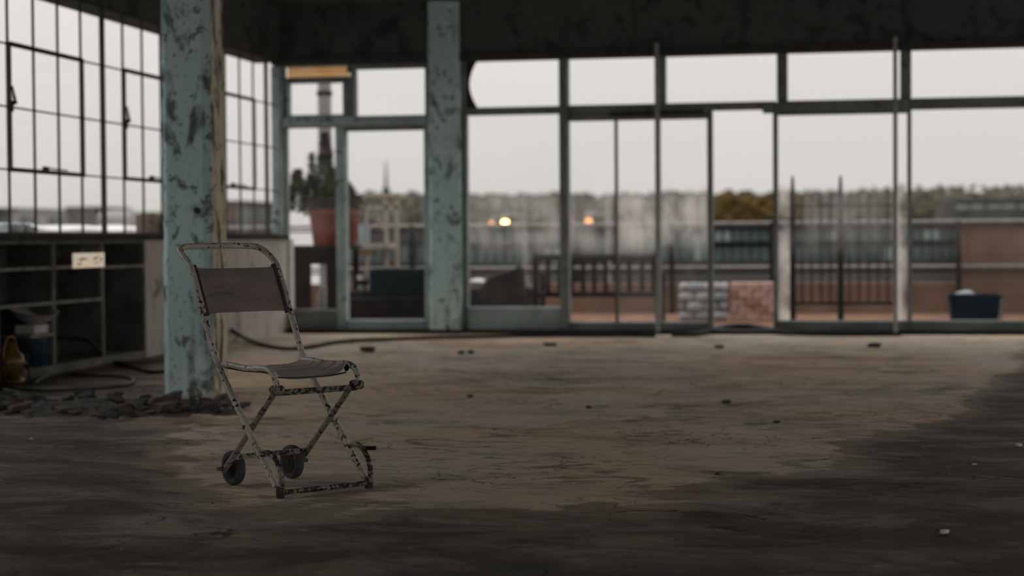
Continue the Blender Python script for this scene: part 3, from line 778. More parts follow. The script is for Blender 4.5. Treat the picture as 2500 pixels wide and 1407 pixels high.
# canvas of the back: slung between the tubes with a slight belly
def grid(fn, nu, nv, th):
    mb = MB(); P = [[Vector(fn(i / nu, j / nv)) for j in range(nv + 1)] for i in range(nu + 1)]
    def nrm(i, j):
        a = P[min(i + 1, nu)][j] - P[max(i - 1, 0)][j]; b = P[i][min(j + 1, nv)] - P[i][max(j - 1, 0)]
        return a.cross(b).normalized() * th
    m = nv + 1
    for sgn in (1, -1):
        for i in range(nu + 1):
            for j in range(nv + 1): mb.v.append(P[i][j] + nrm(i, j) * sgn * .5)
    o = (nu + 1) * m
    for i in range(nu):
        for j in range(nv):
            a = i * m + j; mb.f.append([a, a + m, a + m + 1, a + 1]); mb.f.append([o + a, o + a + 1, o + a + m + 1, o + a + m])
    edge = [(i, 0) for i in range(nu + 1)] + [(nu, j) for j in range(1, nv + 1)] + [(i, nv) for i in range(nu - 1, -1, -1)] + [(0, j) for j in range(nv - 1, 0, -1)]
    idx = [i * m + j for i, j in edge]
    for k in range(len(idx)):
        a, b = idx[k], idx[(k + 1) % len(idx)]; mb.f.append([a, b, o + b, o + a])
    mb.mi = [0] * len(mb.f); return mb
def tubep(z):
    tab = [(.502, -.442), (.605, -.495), (.757, -.568), (.825, -.603), (.856, -.625)]
    for (z0, a), (z1, b) in zip(tab, tab[1:]):
        if z <= z1: return a + (b - a) * (z - z0) / (z1 - z0)
    return tab[-1][1]
def backfn(u, v):
    y = (u - .5) * 2 * (W_ - .012); z = .668 + v * .172
    e = 1 - (2 * u - 1) ** 2
    z += (.006 * (2 * u - 1) ** 8) * (1 if v > .5 else -1) * abs(2 * v - 1)
    p = tubep(z) - .007 * e + .004 * noise.noise(Vector((u * 5, v * 4, 1)))
    return (p, y, z - .001 * e * (v > .5))
bc = cp(grid(backfn, 28, 14, .003), 'back_canvas', 'canvas_back')
for s in (-1, 1):
    pts = []
    for k in range(9):
        z = .660 + .19 * k / 8; pts.append((tubep(z) - .001, s * (W_ - .016), z))
    cp(MB().tube(pts, [.009, .0095, .0088, .0095, .009, .0092, .0088, .0095, .0105], 10, 2), 'sleeve', 'canvas_edge', bc)
def seatmat():
    m, nt, out = new_mat('canvas_seat'); N = NT(nt)
    tc = N.n('ShaderNodeTexCoord').outputs['Object']
    st = N.noise(N.scaled(tc, (90, 1.5, 1)), 1.0, 3)
    c = N.mix(N.ramp(st, .35, .65), (.80, .69, .65), (.38, .315, .30))
    c = N.mix(N.ramp(N.noise(tc, 9, 4), .5, .7, 0, .5), c, (.2, .165, .155))
    p = N.n('ShaderNodeBsdfPrincipled'); N.link(c, p.inputs['Base Color']); p.inputs['Roughness'].default_value = .62
    N.link(N.bump(st, .4, .004), p.inputs['Normal']); N.link(p.outputs[0], out.inputs['Surface']); MATS['canvas_seat'] = m
seatmat()
def seatfn(u, v):
    y = (u - .5) * 2 * (W_ - .03); e = 1 - abs(2 * u - 1) ** 6
    p = -.405 + v * .325
    sag = (.012 + .014 * v) * e + .004 * (1 - (2 * u - 1) ** 2)
    z = .474 - sag
    if v > .9: z -= (v - .9) * .16 * e; p -= (v - .9) * .12
    z += .0025 * math.sin(p * 210) * e * (.3 + .7 * v) + .003 * noise.noise(Vector((u * 4, v * 6, 5)))
    return (p, y, z)
sc = cp(grid(seatfn, 24, 40, .003), 'seat_canvas', 'canvas_seat')
for s in (-1, 1):
    y = s * (W_ - .024)
    cp(MB().tube([(-.40, y, .466), (-.27, y, .462), (-.15, y, .464), (-.10, y, .462), (-.085, y - s * .012, .448)], [.009, .011, .0105, .012, .006], 8, 4), 'sleeve', 'canvas_dark', sc)
cp(MB().tube([(-.082, -W_ + .040, .440), (-.078, -W_ * .5, .434), (-.078, 0, .432), (-.078, W_ * .5, .434), (-.082, W_ - .040, .441)], .003, 8, 4), 'front_hem', 'canvas_edge', sc)
cp(MB().tube([(-.405, -W_ + .03, .468), (-.405, -.1, .455), (-.405, .1, .455), (-.405, W_ - .03, .468)], .006, 8, 4), 'rear_hem', 'canvas_dark', sc)

# ------------------------------------------------------------------ rubble ridge in front of the pillar
def rock(seed, sx, sy, sz):
    mb = MB(); vs, fs = ico(1); rnd = random.Random(seed)
    for p in vs:
        q = Vector((max(-.62, min(.62, p.x)), max(-.62, min(.62, p.y)), max(-.55, min(.55, p.z)))) * 1.5
        q *= 1 + .22 * noise.noise(p * 1.7 + Vector((seed, seed * 2.1, 0)))
        mb.v.append(Vector((q.x * sx, q.y * sy, q.z * sz)))
    mb.f = [list(f) for f in fs]; mb.mi = [0] * len(fs)
    zm = min(p.z for p in mb.v); mb.v = [p - Vector((0, 0, zm)) for p in mb.v]
    return mb
mb = MB(); nx, ny = 150, 14
for i in range(nx + 1):
    for j in range(ny + 1):
        q = on_floor(-30 + 620 * i / nx, 968 + 58 * j / ny)
        v = j / ny; hgt = math.sin(math.pi * v) ** 1.5 * math.sin(math.pi * min(1, max(0, i / nx * 1.0))) ** .3
        z = hgt * (.022 + .05 * max(-.4, noise.noise(Vector((q.x * 5, q.y * 5, 2)))) + .03 * abs(noise.noise(Vector((q.x * 17, q.y * 17, 6)))))
        mb.v.append(Vector((q.x, q.y, max(-.004, z - .006))))
for i in range(nx):
    for j in range(ny):
        a = i * (ny + 1) + j; mb.f.append([a, a + ny + 1, a + ny + 2, a + 1]); mb.mi.append(0)
o = mb.build('rubble_dirt', 'rubble_b', bpy.data.objects['floor']); o['kind'] = 'stuff'
protos = []
for k in range(12):
    o = rock(k + 1, .030 + .016 * (k % 4), .024 + .010 * (k % 3), .010 + .006 * (k % 4)).build('rubble_chunk', 'rubble_a' if k % 3 else 'rubble_b')
    protos.append(o)
rr = random.Random(3)
spots = []
for k in range(620):
    px = rr.uniform(-25, 600); t_ = rr.gauss(0, .5)
    py = 995 + 17 * max(-1.5, min(1.5, t_)) + (rr.uniform(2, 12) if 230 < px < 330 else 0)
    if px > 545 and rr.random() < .7: continue
    q = on_floor(px, py)
    if -4.25 < q.x < -3.66 and q.y > 10.34: continue
    sc_ = rr.uniform(.4, .85) if rr.random() < .72 else rr.uniform(.85, 1.35)
    if any((q - s0).length < .047 * (sc_ + s1) for s0, s1 in spots): continue
    spots.append((q, sc_))
for k, (q, sc_) in enumerate(spots):
    if k < len(protos): o = protos[k]
    else:
        o = protos[rr.randrange(len(protos))].copy(); col.objects.link(o)
    zz_ = .012 if sc_ > .6 else .004
    o.location = (q.x, q.y, zz_); o.rotation_euler = (rr.uniform(-.22, .22), rr.uniform(-.22, .22), rr.uniform(0, 6.28)); o.scale = (sc_, sc_, sc_ * rr.uniform(.6, 1.25))
    tag(o, 'dark chunk of broken screed in the rubble strip before the teal pillar', 'rubble', 'rubble strip before the pillar')

# loose debris on the floor
def chunk(px, py, w, d, h, mat, lab, cat, seed, name='debris_chunk'):
    q = on_floor(px, py); mb = rock(seed, w / 1.9, d / 1.9, h / 1.7)
    o = mb.build(name, mat); o.location = (q.x, q.y, 0); o.rotation_euler = (0, 0, seed * 1.3); tag(o, lab, cat); return o
chunk(897, 860, .13, .10, .05, 'rubble_b', 'dark lump of debris on the floor right of the chair back', 'debris', 21)
chunk(1126, 865, .06, .05, .03, 'rubble_b', 'left of two small dark lumps before the back pillar', 'debris', 22)
chunk(1149, 864, .07, .05, .03, 'rubble_b', 'right of two small dark lumps before the back pillar', 'debris', 23)
chunk(1343, 845, .12, .06, .03, 'rubble_b', 'flat dark chunk on the floor before the teal bottom panel', 'debris', 24)
chunk(1756, 850, .08, .06, .03, 'rubble_b', 'dark chunk on the floor before the open doorway', 'debris', 25)
chunk(2135, 848, .12, .08, .04, 'rubble_b', 'dark chunk on the floor before the barred fence window', 'debris', 26)
chunk(1773, 985, .055, .04, .02, 'rubble_b', 'small dark chunk alone in the middle of the floor', 'debris', 27)
chunk(1437, 997, .03, .03, .015, 'rubble_b', 'tiny dark crumb in the middle of the floor, left of the small chunk', 'debris', 28)
chunk(1147, 970, .035, .03, .015, 'rubble_b', 'tiny dark crumb on the peeled patch right of the chair seat', 'debris', 29)
chunk(1896, 1033, .04, .03, .012, 'rubble_b', 'small dark crumb at the edge of the dark floor stain', 'debris', 30)
chunk(1753, 1160, .02, .02, .012, 'rubble_b', 'tiny dark crumb near the front middle of the floor', 'debris', 31)
chunk(2306, 1303, .034, .02, .012, 'snow_white', 'scrap of white litter nearest the camera, lower right of the floor', 'litter', 32, 'paper_scrap')
chunk(2487, 1090, .026, .02, .014, 'snow_white', 'scrap of white litter at the right edge of the floor', 'litter', 33, 'paper_scrap')
chunk(2379, 1135, .020, .01, .006, 'snow_white', 'thin white scrap between the other two on the right floor', 'litter', 34, 'paper_scrap')
chunk(76, 1073, .020, .012, .006, 'snow_white', 'small white flake on the floor at far left, below the rubble', 'litter', 35, 'paper_scrap')
chunk(855, 1066, .03, .02, .004, 'snow_white', 'pale flake on the floor behind the wheels of the chair', 'litter', 36, 'paper_scrap')
q = on_floor(901, 1099)
blk = MB().bbox(-.032, .032, -.012, .012, 0, .017, .002); o = blk.build('wood_block', 'wood_dark'); o.location = q; o.rotation_euler = (0, 0, math.radians(8)); tag(o, 'short dark wooden block on the floor behind the right skid of the chair', 'block')
# cables and hoses
def floor_path(pts, r): return [on_floor(x, y) + Vector((0, 0, r)) for x, y in pts]
one(MB().tube([at_x(128, 826, -5.66), at_x(180, 826, -5.55), at_x(225, 838, -5.4)] + floor_path([(262, 882), (300, 893), (335, 906), (370, 914), (408, 912)], .016), .014, 8, 5), 'black_cable', 'cable_black', 'black cable drooping from the shelf unit to the floor behind the pillar', 'cable', smooth=True)
one(MB().tube(floor_path([(-40, 942), (20, 950), (90, 956), (180, 956), (260, 950), (312, 943), (325, 934), (312, 926), (270, 921), (225, 920), (160, 918), (110, 924), (85, 940)], .013), .012, 8, 5), 'garden_hose', 'hose_grey', 'grey hose lying in a loop on the floor before the shelf unit', 'hose', smooth=True)
one(MB().tube([at_x(566, 806, -5.59), at_x(590, 822, -5.59)] + floor_path([(625, 842), (660, 851), (705, 857), (760, 852), (810, 842), (870, 836), (950, 833), (1060, 829), (1200, 826), (1340, 824), (1480, 824), (1600, 824)], .018), .017, 8, 5), 'thick_cable', 'cable_black', 'long black cable snaking along the foot of the back glazing', 'cable', smooth=True)
mp = floor_path([(1640, 826), (1690, 824), (1735, 816), (1775, 808), (1830, 807), (1868, 811), (1905, 818), (1960, 823), (2060, 825), (2200, 825)], .03)
one(MB().tube([p + Vector((0, 0, .005 * (k in (3, 4)))) for k, p in enumerate(mp)], [.018, .024, .03, .036, .036, .03, .028, .022, .02, .016], 8, 5), 'rubber_seal', 'cable_black', 'rumpled black rubber strip lying across the open doorway', 'strip', smooth=True)

# ------------------------------------------------------------------ terrace beyond the back glazing
ter = MB().box(-9.5, 9, 17.95, 23.3, -.3, -.02).build('terrace_floor', 'terrace_tile'); struct(ter, 'reddish tiled terrace outside the back glazing', 'floor')
par = MB().box(-9.5, bx(2338, 23), 22.95, 23.2, -.02, .36).build('parapet_wall', 'parapet_brick'); tag(par, 'low brick parapet at the terrace edge beyond the glazing', 'wall')
par = MB().box(bx(2338, 23), 9, 22.95, 23.2, -.02, 1.03).build('parapet_wall', 'parapet_brick'); tag(par, 'taller brick parapet at the far right of the terrace edge', 'wall')
rl = empty('terrace_railing', (0, 22.85, 0)); tag(rl, 'grey tube railing along the terrace edge', 'railing')
for z in (1.12, .565): MB().tube([(-9.5, 22.85, z), (9, 22.85, z)], .022, 10).build('rail', 'rail_grey', rl, True)
for z in (1.075, .52): MB().box(-9.5, 9, 22.87, 22.89, z - .028, z).build('wire_strip', 'post_black', rl)
for x in (-9.3, -7.4, bx(1172, 22.85) - .9, bx(1640, 22.85), bx(1885, 22.85), bx(2340, 22.85), 3.6, 5.6, 7.6):
    MB().box(x - .028, x + .028, 22.80, 22.86, -.02, 1.13).build('post', 'post_black', rl)
# wire mesh, a lattice in the right-hand field
xm0, xm1 = bx(2345, 22.85), bx(2345, 22.85) + 2.0
mb = MB(); s_ = .075; hgt = .50
k = -int(hgt / s_)
while xm0 + k * s_ < xm1:
    for sgn in (1, -1):
        x0 = xm0 + k * s_; a, b = (x0, x0 + hgt)
        za_, zb_ = (0.0, .5) if sgn > 0 else (.5, 0.0)
        if a < xm0: za_ += (xm0 - a) * sgn; a = xm0
        if b > xm1: zb_ -= (b - xm1) * sgn; b = xm1
        mb.bar((a, 22.84, .0 + za_), (b, 22.84, .0 + zb_), .003, .003, (0, 1, 0))
    k += 1
o = mb.build('wire_mesh', 'rail_grey', rl); o['kind'] = 'stuff'
o.location = Vector(o.location) + Vector((0, 0, .02))

# barred fence panel with two tall posts
fx0, fx1, fx2 = bx(1935, 20), bx(2052, 20), bx(2200, 20)
fe = empty('barred_fence', (fx1, 20, 0)); tag(fe, 'dark barred metal fence with two tall posts outside the wide back window', 'fence')
for x in (fx0, fx1): 
    MB().tube([(x, 20, -.02), (x, 20, .55), (x, 20, 1.35), (x, 20, 1.61)], [.034, .032, .03, .012], 10).build('post', 'post_black', fe, True)
for z in (.215, .865, 1.28): MB().box(fx0, fx2, 19.985, 20.015, z - .016, z + .016).build('rail', 'post_black', fe)
nb_ = int((fx2 - fx0) / .102)
bar0 = None
for k in range(1, nb_ + 1):
    x = fx0 + k * .102
    if abs(x - fx1) < .04: continue
    if bar0 is None:
        bar0 = MB().box(x - .009, x + .009, 19.975, 19.992, .215, 1.40).build('bar', 'post_black', fe); x_first = x
    else:
        o = bar0.copy(); col.objects.link(o); o.parent = fe; o.location = (x - x_first, 0, 0)

# slatted bench seen from behind
YBn = 19.6
b0, b1 = bx(1299, YBn), bx(1612, YBn)
bn = empty('slatted_bench', ((b0 + b1) / 2, YBn, -.02)); tag(bn, 'dark wooden bench with a slatted back outside the back windows', 'bench')
MB().bbox(b0, b1, YBn, YBn + .05, .70, .775, .012).build('top_rail', 'wood_dark', bn)
MB().bbox(b0, b1, YBn, YBn + .05, .30, .355, .01).build('lower_rail', 'wood_dark', bn)
for px in (1336, 1365, 1394, 1422, 1449, 1477, 1507, 1535, 1566, 1594):
    x = bx(px, YBn); MB().box(x - .023, x + .023, YBn + .01, YBn + .035, .35, .705).build('back_slat', 'wood_dark', bn)
for x in (b0 + .03, b1 - .03):
    MB().bbox(x - .032, x + .032, YBn - .005, YBn + .06, -.02, .83, .012).build('rear_leg', 'wood_dark', bn)
    MB().bbox(x - .03, x + .03, YBn + .46, YBn + .52, -.02, .55, .01).build('front_leg', 'wood_dark', bn)
    MB().bbox(x - .035, x + .035, YBn + .04, YBn + .54, .55, .59, .01).build('armrest', 'wood_dark', bn)
for k in range(5): MB().box(b0 + .03, b1 - .03, YBn + .06 + k * .09, YBn + .135 + k * .09, .33, .352).build('seat_slat', 'wood_dark', bn)

# black leather armchair beside the bench
ac = empty('leather_armchair', (bx(1235, 19.3), 19.3, -.02)); tag(ac, 'black leather armchair with slumped back, left of the slatted bench', 'armchair')
x0, x1 = bx(1172, 19.3), bx(1282, 19.3)
poly = [(x0 - .03, .10), (x0, .42), (x0 + .10, .54), (x1 - .12, .63), (x1 - .04, .66), (x1 - .01, .6), (x1, .10)]
def soft(mb, nm, mat, par, lv=2):
    o = mb.build(nm, mat, par, True); m = o.modifiers.new('round', 'BEVEL'); m.width = .04; m.segments = 3; return o
soft(MB().prism(poly, 19.2, 19.38), 'backrest', 'leather_black', ac)
soft(MB().box(x0 - .02, x1, 19.38, 19.95, .1, .36), 'seat', 'leather_black', ac)
soft(MB().box(x0 - .12, x0 + .02, 19.25, 19.95, .06, .42), 'armrest', 'leather_black', ac); soft(MB().box(x1 - .12, x1 + .01, 19.40, 19.95, .06, .42), 'armrest', 'leather_black', ac)
for x in (x0, x1 - .06):
    for y in (19.24, 19.88): MB().lathe([(.02, -.02), (.025, .12)], 10, 'Z', (x + .02, y, 0)).build('foot', 'wood_dark', ac)
q = at_y(1165, 690, 19.5)
one(MB().blob((q.x - .03, 19.66, .468), .10, .13, .04, 2, .3, 2, 9), 'folded_cloth', 'snow_white', 'pale folded cloth on the arm of the leather armchair', 'cloth', smooth=True)

# stacks by the open doorway
def stack(x0, x1, y, z1, rows, mats, name, label, cat, group, per, soft_=False):
    h = (z1 + .02) / rows
    for r in range(rows):
        off = .0 if r % 2 == 0 else .5
        w = (x1 - x0) / per; n = per if r % 2 == 0 else per + 1
        for k in range(n):
            a = max(x0, x0 + (k - off) * w); b_ = min(x1, x0 + (k + 1 - off) * w)
            j = random.uniform(-.015, .015)
            mb = MB().bbox(a + .004, b_ - .004, y + j, y + .30 + j, -.02 + r * h + .001, -.02 + (r + 1) * h - .001, .02 if soft_ else .006)
            one(mb, name, mats[(r + k) % len(mats)], label, cat, None, soft_, group)
stack(bx(1782, 20.9), bx(1893, 20.9), 20.9, .42, 5, ['pink_block', 'pink_block', 'pink_block', 'salmon_block'], 'pink_brick_block', 'pink block in the stack on the terrace seen through the open doorway', 'block', 'pink blocks stacked outside the doorway', 3)
stack(bx(1655, 20.8), bx(1774, 20.8), 20.8, .42, 4, ['white_sack', 'grey_sack', 'white_sack'], 'filled_sack', 'pale filled sack in the stack on the terrace left of the pink blocks', 'sack', 'pale sacks stacked outside the doorway', 3, True)

# blue tub at right
tb = empty('storage_tub', (bx(2377, 19.2), 19.2, -.02)); tag(tb, 'dark blue plastic storage tub on the terrace at the right', 'tub')
xa, xb = bx(2316, 19.2), bx(2440, 19.2)
mb = MB(); ring = lambda i, z: [(xa + i, 19.05 + i, z), (xb - i, 19.05 + i, z), (xb - i, 19.45 - i, z), (xa + i, 19.45 - i, z)]
rs = ring(.03, -.02) + ring(.0, .32) + ring(.02, .32) + ring(.045, 0.0)
mb.add(rs, [(3, 2, 1, 0), (12, 13, 14, 15)] + [(k * 4 + i, k * 4 + (i + 1) % 4, k * 4 + 4 + (i + 1) % 4, k * 4 + 4 + i) for k in range(3) for i in range(4)]); mb.build('body', 'blue_plastic', tb)
mb = MB(); mb.box(xa - .012, xb + .012, 19.035, 19.05, .305, .335).box(xa - .012, xb + .012, 19.45, 19.465, .305, .335).box(xa - .014, xa + .0, 19.035, 19.465, .305, .335).box(xb, xb + .014, 19.035, 19.465, .305, .335); mb.build('rim', 'blue_plastic', tb)
MB().box(xb - .01, xb + .02, 19.06, 19.07, .0, .30).build('corner_strip', 'pale_blue_plastic', tb)
one(MB().blob((xa + .17, 19.2, .345), .10, .08, .03, 2, .5, 3, 4), 'cloth_scrap', 'pale_blue_plastic', 'pale rag on the rim of the blue tub', 'rag')

# planter on the black bench table, left
yt = 19.1
tx0, tx1 = bx(700, yt) - .45, bx(848, yt)
tbl = empty('potting_table', ((tx0 + tx1) / 2, yt, -.02)); tag(tbl, 'black potting table carrying the red planter outside the corner bay', 'table')
MB().box(tx0, tx1, yt, yt + .6, .85, .89).build('table_top', 'wood_dark', tbl)
for x in (tx0 + .03, tx1 - .09):
    for y in (yt + .02, yt + .52): MB().box(x, x + .06, y, y + .06, -.02, .85).build('leg', 'wood_dark', tbl)
MB().box(bx(793, yt), tx1, yt + .03, yt + .05, .0, .85).build('side_board', 'wood_dark', tbl); MB().box(tx0, bx(755, yt), yt + .03, yt + .05, .0, .85).build('side_board', 'wood_dark', tbl)
MB().box(bx(755, yt), bx(793, yt), yt + .03, yt + .05, .68, .85).build('apron', 'wood_dark', tbl)
MB().box(tx0, tx1, yt + .3, yt + .5, .10, .12).build('lower_shelf', 'wood_dark', tbl)
q = at_y(778, 700, yt + .2)
one(MB().lathe([(.07, .12), (.075, .13), (.075, .33), (.04, .38), (.04, .42), (0, .42)], 18, 'Z', (q.x, yt + .4, 0)), 'plastic_canister', 'white_enamel', 'white canister under the black potting table', 'canister', smooth=True)
pc = ((bx(735, yt) + bx(862, yt)) / 2, yt + .3)
pl = empty('planter', (pc[0], pc[1], .89)); tag(pl, 'large red planter with small conifers on the potting table', 'planter')
Rp = (bx(862, yt) - bx(735, yt)) / 2 * 1.0
MB().lathe([(Rp * .80, 0), (Rp * .82, .01), (Rp * .95, .33), (Rp * 1.03, .33), (Rp * 1.03, .40), (Rp * .96, .40), (Rp * .9, .34), (0, .34)], 28).build('tub', 'terracotta_red', pl, True, True)
MB().lathe([(0, .345), (Rp * .9, .345), (Rp * .9, .37), (0, .38)], 20).build('soil', 'soil', pl, False, True)
def needles(mb, base, h, r, n, seed, droop=.2, size=.05):
    rnd = random.Random(seed); base = Vector(base)
    for k in range(n):
        t_ = rnd.random() ** .8; z = h * t_; rad = r * (1 - t_) ** .8 * rnd.uniform(.3, 1); a = rnd.uniform(0, 6.28)
        c = base + Vector((rad * math.cos(a), rad * math.sin(a), z - rad * droop)); d = Vector((math.cos(a), math.sin(a), rnd.uniform(-.3, .7))).normalized() * size * rnd.uniform(.6, 1.3)
        u = d.orthogonal().normalized() * size * .3; u = Matrix.Rotation(rnd.uniform(0, 6.28), 3, d.normalized()) @ u
        o = len(mb.v); mb.v += [c - u, c + d * .5 + u.cross(d) * 2, c + d, c + u]; mb.f.append([o, o + 1, o + 2, o + 3]); mb.mi.append(0)
ztop = lambda y: at_y(790, y, yt + .3).z - 1.24
for k, (px, top, r) in enumerate(((708, 425, .16), (735, 425, .09), (757, 385, .07), (795, 335, .18), (815, 420, .2), (770, 440, .16))):
    x = at_y(px, 500, yt + .3).x - pc[0]; h = ztop(top); y = [.05, -.08, .08, 0, -.1, -.15][k]
    if k == 0: x += .07
    st = MB().tube([(x * .8, y, .33), (x, y, .38 + h * .9)], [.014, .005], 6).build('stem', 'bark', pl, False, True)
    mb = MB(); needles(mb, (x, y, .40), h, r, int(900 if r > .1 else 320), k + 3, .25, .06); mb.build('foliage', 'conifer_green' if k % 2 else 'leaf_olive', pl, False, True)

for k, (x, y, h, r) in enumerate(((-.12, -.05, .30, .26), (.12, .0, .34, .27), (0, .1, .26, .25))):
    mb = MB(); needles(mb, (x, y, .36), h, r, 900, 30 + k, -.1, .06); mb.build('foliage', 'conifer_green' if k else 'leaf_olive', pl, False, True)
# pale wooden stand, ledge, watering can colours behind the corner door
ys = 20.6
st = empty('wooden_stand', (bx(925, ys), ys, -.02)); tag(st, 'pale wooden frame stand with a slanting prop outside the corner door', 'stand')
def zz(px, py, Y): return at_y(px, py, Y).z
for (px, w, y) in ((942, .045, ys), (967, .045, ys), (880, .03, ys + .25)):
    x = bx(px, ys); MB().box(x - w / 2, x + w / 2, y, y + .04, -.02, zz(px, 475, ys)).build('leg', 'wood_pale', st)
MB().box(bx(880, ys), bx(976, ys), ys - .02, ys + .32, zz(925, 482, ys), zz(925, 472, ys)).build('top_board', 'wood_pale', st)
MB().bar((bx(888, ys), ys + .1, zz(888, 485, ys)), (bx(932, ys), ys + .1, zz(932, 560, ys)), .04, .04).build('prop', 'wood_pale', st)
MB().box(bx(880, ys), bx(976, ys), ys, ys + .03, zz(925, 511, ys), zz(925, 503, ys)).build('crosspiece', 'wood_pale', st)
MB().box(bx(872, ys), bx(952, ys), ys - .1, ys + .28, zz(912, 606, ys), zz(912, 594, ys)).build('shelf_board', 'wood_pale', st)
MB().box(bx(868, ys), bx(925, ys), ys - .1, ys - .07, zz(895, 622, ys), zz(895, 612, ys)).build('batten', 'wood_old', st)
q = at_y(870, 570, ys)
one(MB().lathe([(.06, 0), (.062, .005), (.07, .20), (.074, .2), (.074, .212), (0, .212)], 20, 'Z', (bx(889, 20.66), 20.66, zz(912, 594, ys))), 'blue_pot', 'pale_blue_plastic', 'small blue pot on the shelf of the wooden stand', 'pot', base=(bx(889, 20.66), 20.66, zz(912, 594, ys)), smooth=True)
cu = empty('white_cup', (bx(884, 19.0), 19.0, .402)); tag(cu, 'white cup standing on the arm of the dark sofa outside', 'cup')
MB().lathe([(.045, 0), (.05, .004), (.062, .16), (.058, .16), (.046, .01), (0, .01)], 20).build('body', 'white_enamel', cu, True, True)
MB().lathe([(.056, .05), (.060, .06), (.063, .10), (.058, .11)], 20).build('band', 'sofa_teal', cu, True, True)
# dark sofa behind the corner door
so = empty('dark_sofa', (bx(945, 19.1), 19.1, -.02)); tag(so, 'dark sofa with a teal backrest outside the corner door', 'sofa')
sx0, sx1 = bx(848, 19.0), bx(1052, 19.0)
soft(MB().box(bx(905, 19.0), sx1, 18.85, 19.05, .30, .64), 'backrest', 'sofa_teal', so)
soft(MB().box(sx0 + .2, sx1, 19.05, 19.6, .10, .40), 'seat', 'leather_black', so)
soft(MB().box(sx0, sx0 + .26, 18.85, 19.6, .04, .40), 'armrest', 'leather_black', so)
soft(MB().box(sx0, sx1, 18.80, 18.86, .02, .33), 'rear_panel', 'leather_black', so)
for x in (sx0 + .05, sx1 - .1):
    for y in (18.9, 19.5): MB().box(x, x + .05, y, y + .05, -.02, .06).build('foot', 'wood_dark', so)

# grey flue standing on the terrace
fp = empty('flue_pipe', (bx(795, 21.8), 21.8, -.02)); tag(fp, 'grey flue pipe rising behind the planter', 'pipe')
x = bx(795, 21.8); 
MB().tube([(x, 21.8, -.02), (x, 21.8, 3.6)], .085, 18).build('shaft', 'rail_grey', fp, True)
for z in (.9, 1.95, 2.75): MB().lathe([(.088, z), (.10, z + .01), (.10, z + .05), (.088, z + .06)], 18, 'Z', (x, 21.8, 0)).build('collar', 'post_black', fp, True)

# ------------------------------------------------------------------ beyond the terrace
gr = MB().box(-160, 120, 23.4, 260, -8.2, -8.0).build('street_ground', 'street_asphalt'); struct(gr, 'grey street level far below the terrace', 'ground')
gl_ = MB().box(-260, -6.1, -40, 23.3, -8.2, -8.0).build('yard_ground', 'street_asphalt'); struct(gl_, 'grey yard far below the left windows', 'ground')

def facade(name, x0, x1, y, z0, z1, depth, wall, label, rows=(), cols=0, win='window_teal', roof='facade_dark', light=()):
    e = empty(name, ((x0 + x1) / 2, y, -8)); tag(e, label, 'building', 'buildings beyond the terrace')
    MB().box(x0, x1, y, y + depth, -8, z1).build('wall', wall, e)
    MB().box(x0, x1, y - .2, y + depth, z1, z1 + .12).build('roof_edge', roof, e)
    n = 0
    for (za, zb) in rows:
        MB().box(x0, x1, y - .12, y, zb, zb + .08).build('string_course', roof, e); MB().box(x0, x1, y - .12, y, za - .1, za).build('string_course', roof, e)
        w = (x1 - x0) / cols
        for k in range(cols):
            f = MB().box(x0 + k * w + .06, x0 + (k + 1) * w - .06, y - .06, y - .02, za + .03, zb - .03).build('window', 'window_light' if (n * 7 + k * 3) % 11 in light else win, e)
            MB().box(x0 + k * w + w / 2 - .03, x0 + k * w + w / 2 + .03, y - .09, y - .06, za + .03, zb - .03).build('glazing_bar', roof, f)
            n += 1
    return e
YD = 48
z_ = lambda y, Y=YD, x=1700: at_y(x, y, Y).z
facade('office_block', bx(1095, YD), bx(1372, YD), YD, -8, z_(556), 12, 'facade_grey', 'grey low building with teal windows behind the railing, beyond the armchair', [(z_(594), z_(560)), (z_(644), z_(601))], 6, light=(1, 4))
facade('office_block', bx(1378, YD) + .1, bx(1742, YD) - .1, YD + 2, -8, z_(558, YD + 2), 12, 'facade_grey', 'hazy grey building behind the bench and the smeared glass', [(z_(640, YD + 2), z_(566, YD + 2))], 6, light=(2, 6))
facade('office_block', bx(1742, YD), bx(2345, YD), YD, -8, z_(556), 12, 'facade_grey', 'dark grey building with two rows of teal windows behind the barred fence', [(z_(592), z_(562)), (z_(641), z_(601))], 13, light=(0, 5))
facade('brick_block', bx(2350, YD), bx(2750, YD), YD - 2, -8, z_(548, YD - 2), 14, 'facade_brick', 'brown brick building behind the railing at the far right', [(z_(528, YD - 2), z_(524, YD - 2))], 2)
facade('office_block', bx(850, YD + 4), bx(1060, YD + 4), YD + 4, -8, z_(553, YD + 4), 10, 'facade_grey', 'grey building with teal windows seen through the corner door', [(z_(640, YD + 4), z_(590, YD + 4))], 5, light=(3,))
facade('house', bx(2330, 74), bx(2560, 74), 74, -8, z_(492, 74, 2400), 10, 'facade_dark', 'dark house among the trees at the right edge', [(z_(512, 74, 2400), z_(498, 74, 2400))], 3, 'window_light')

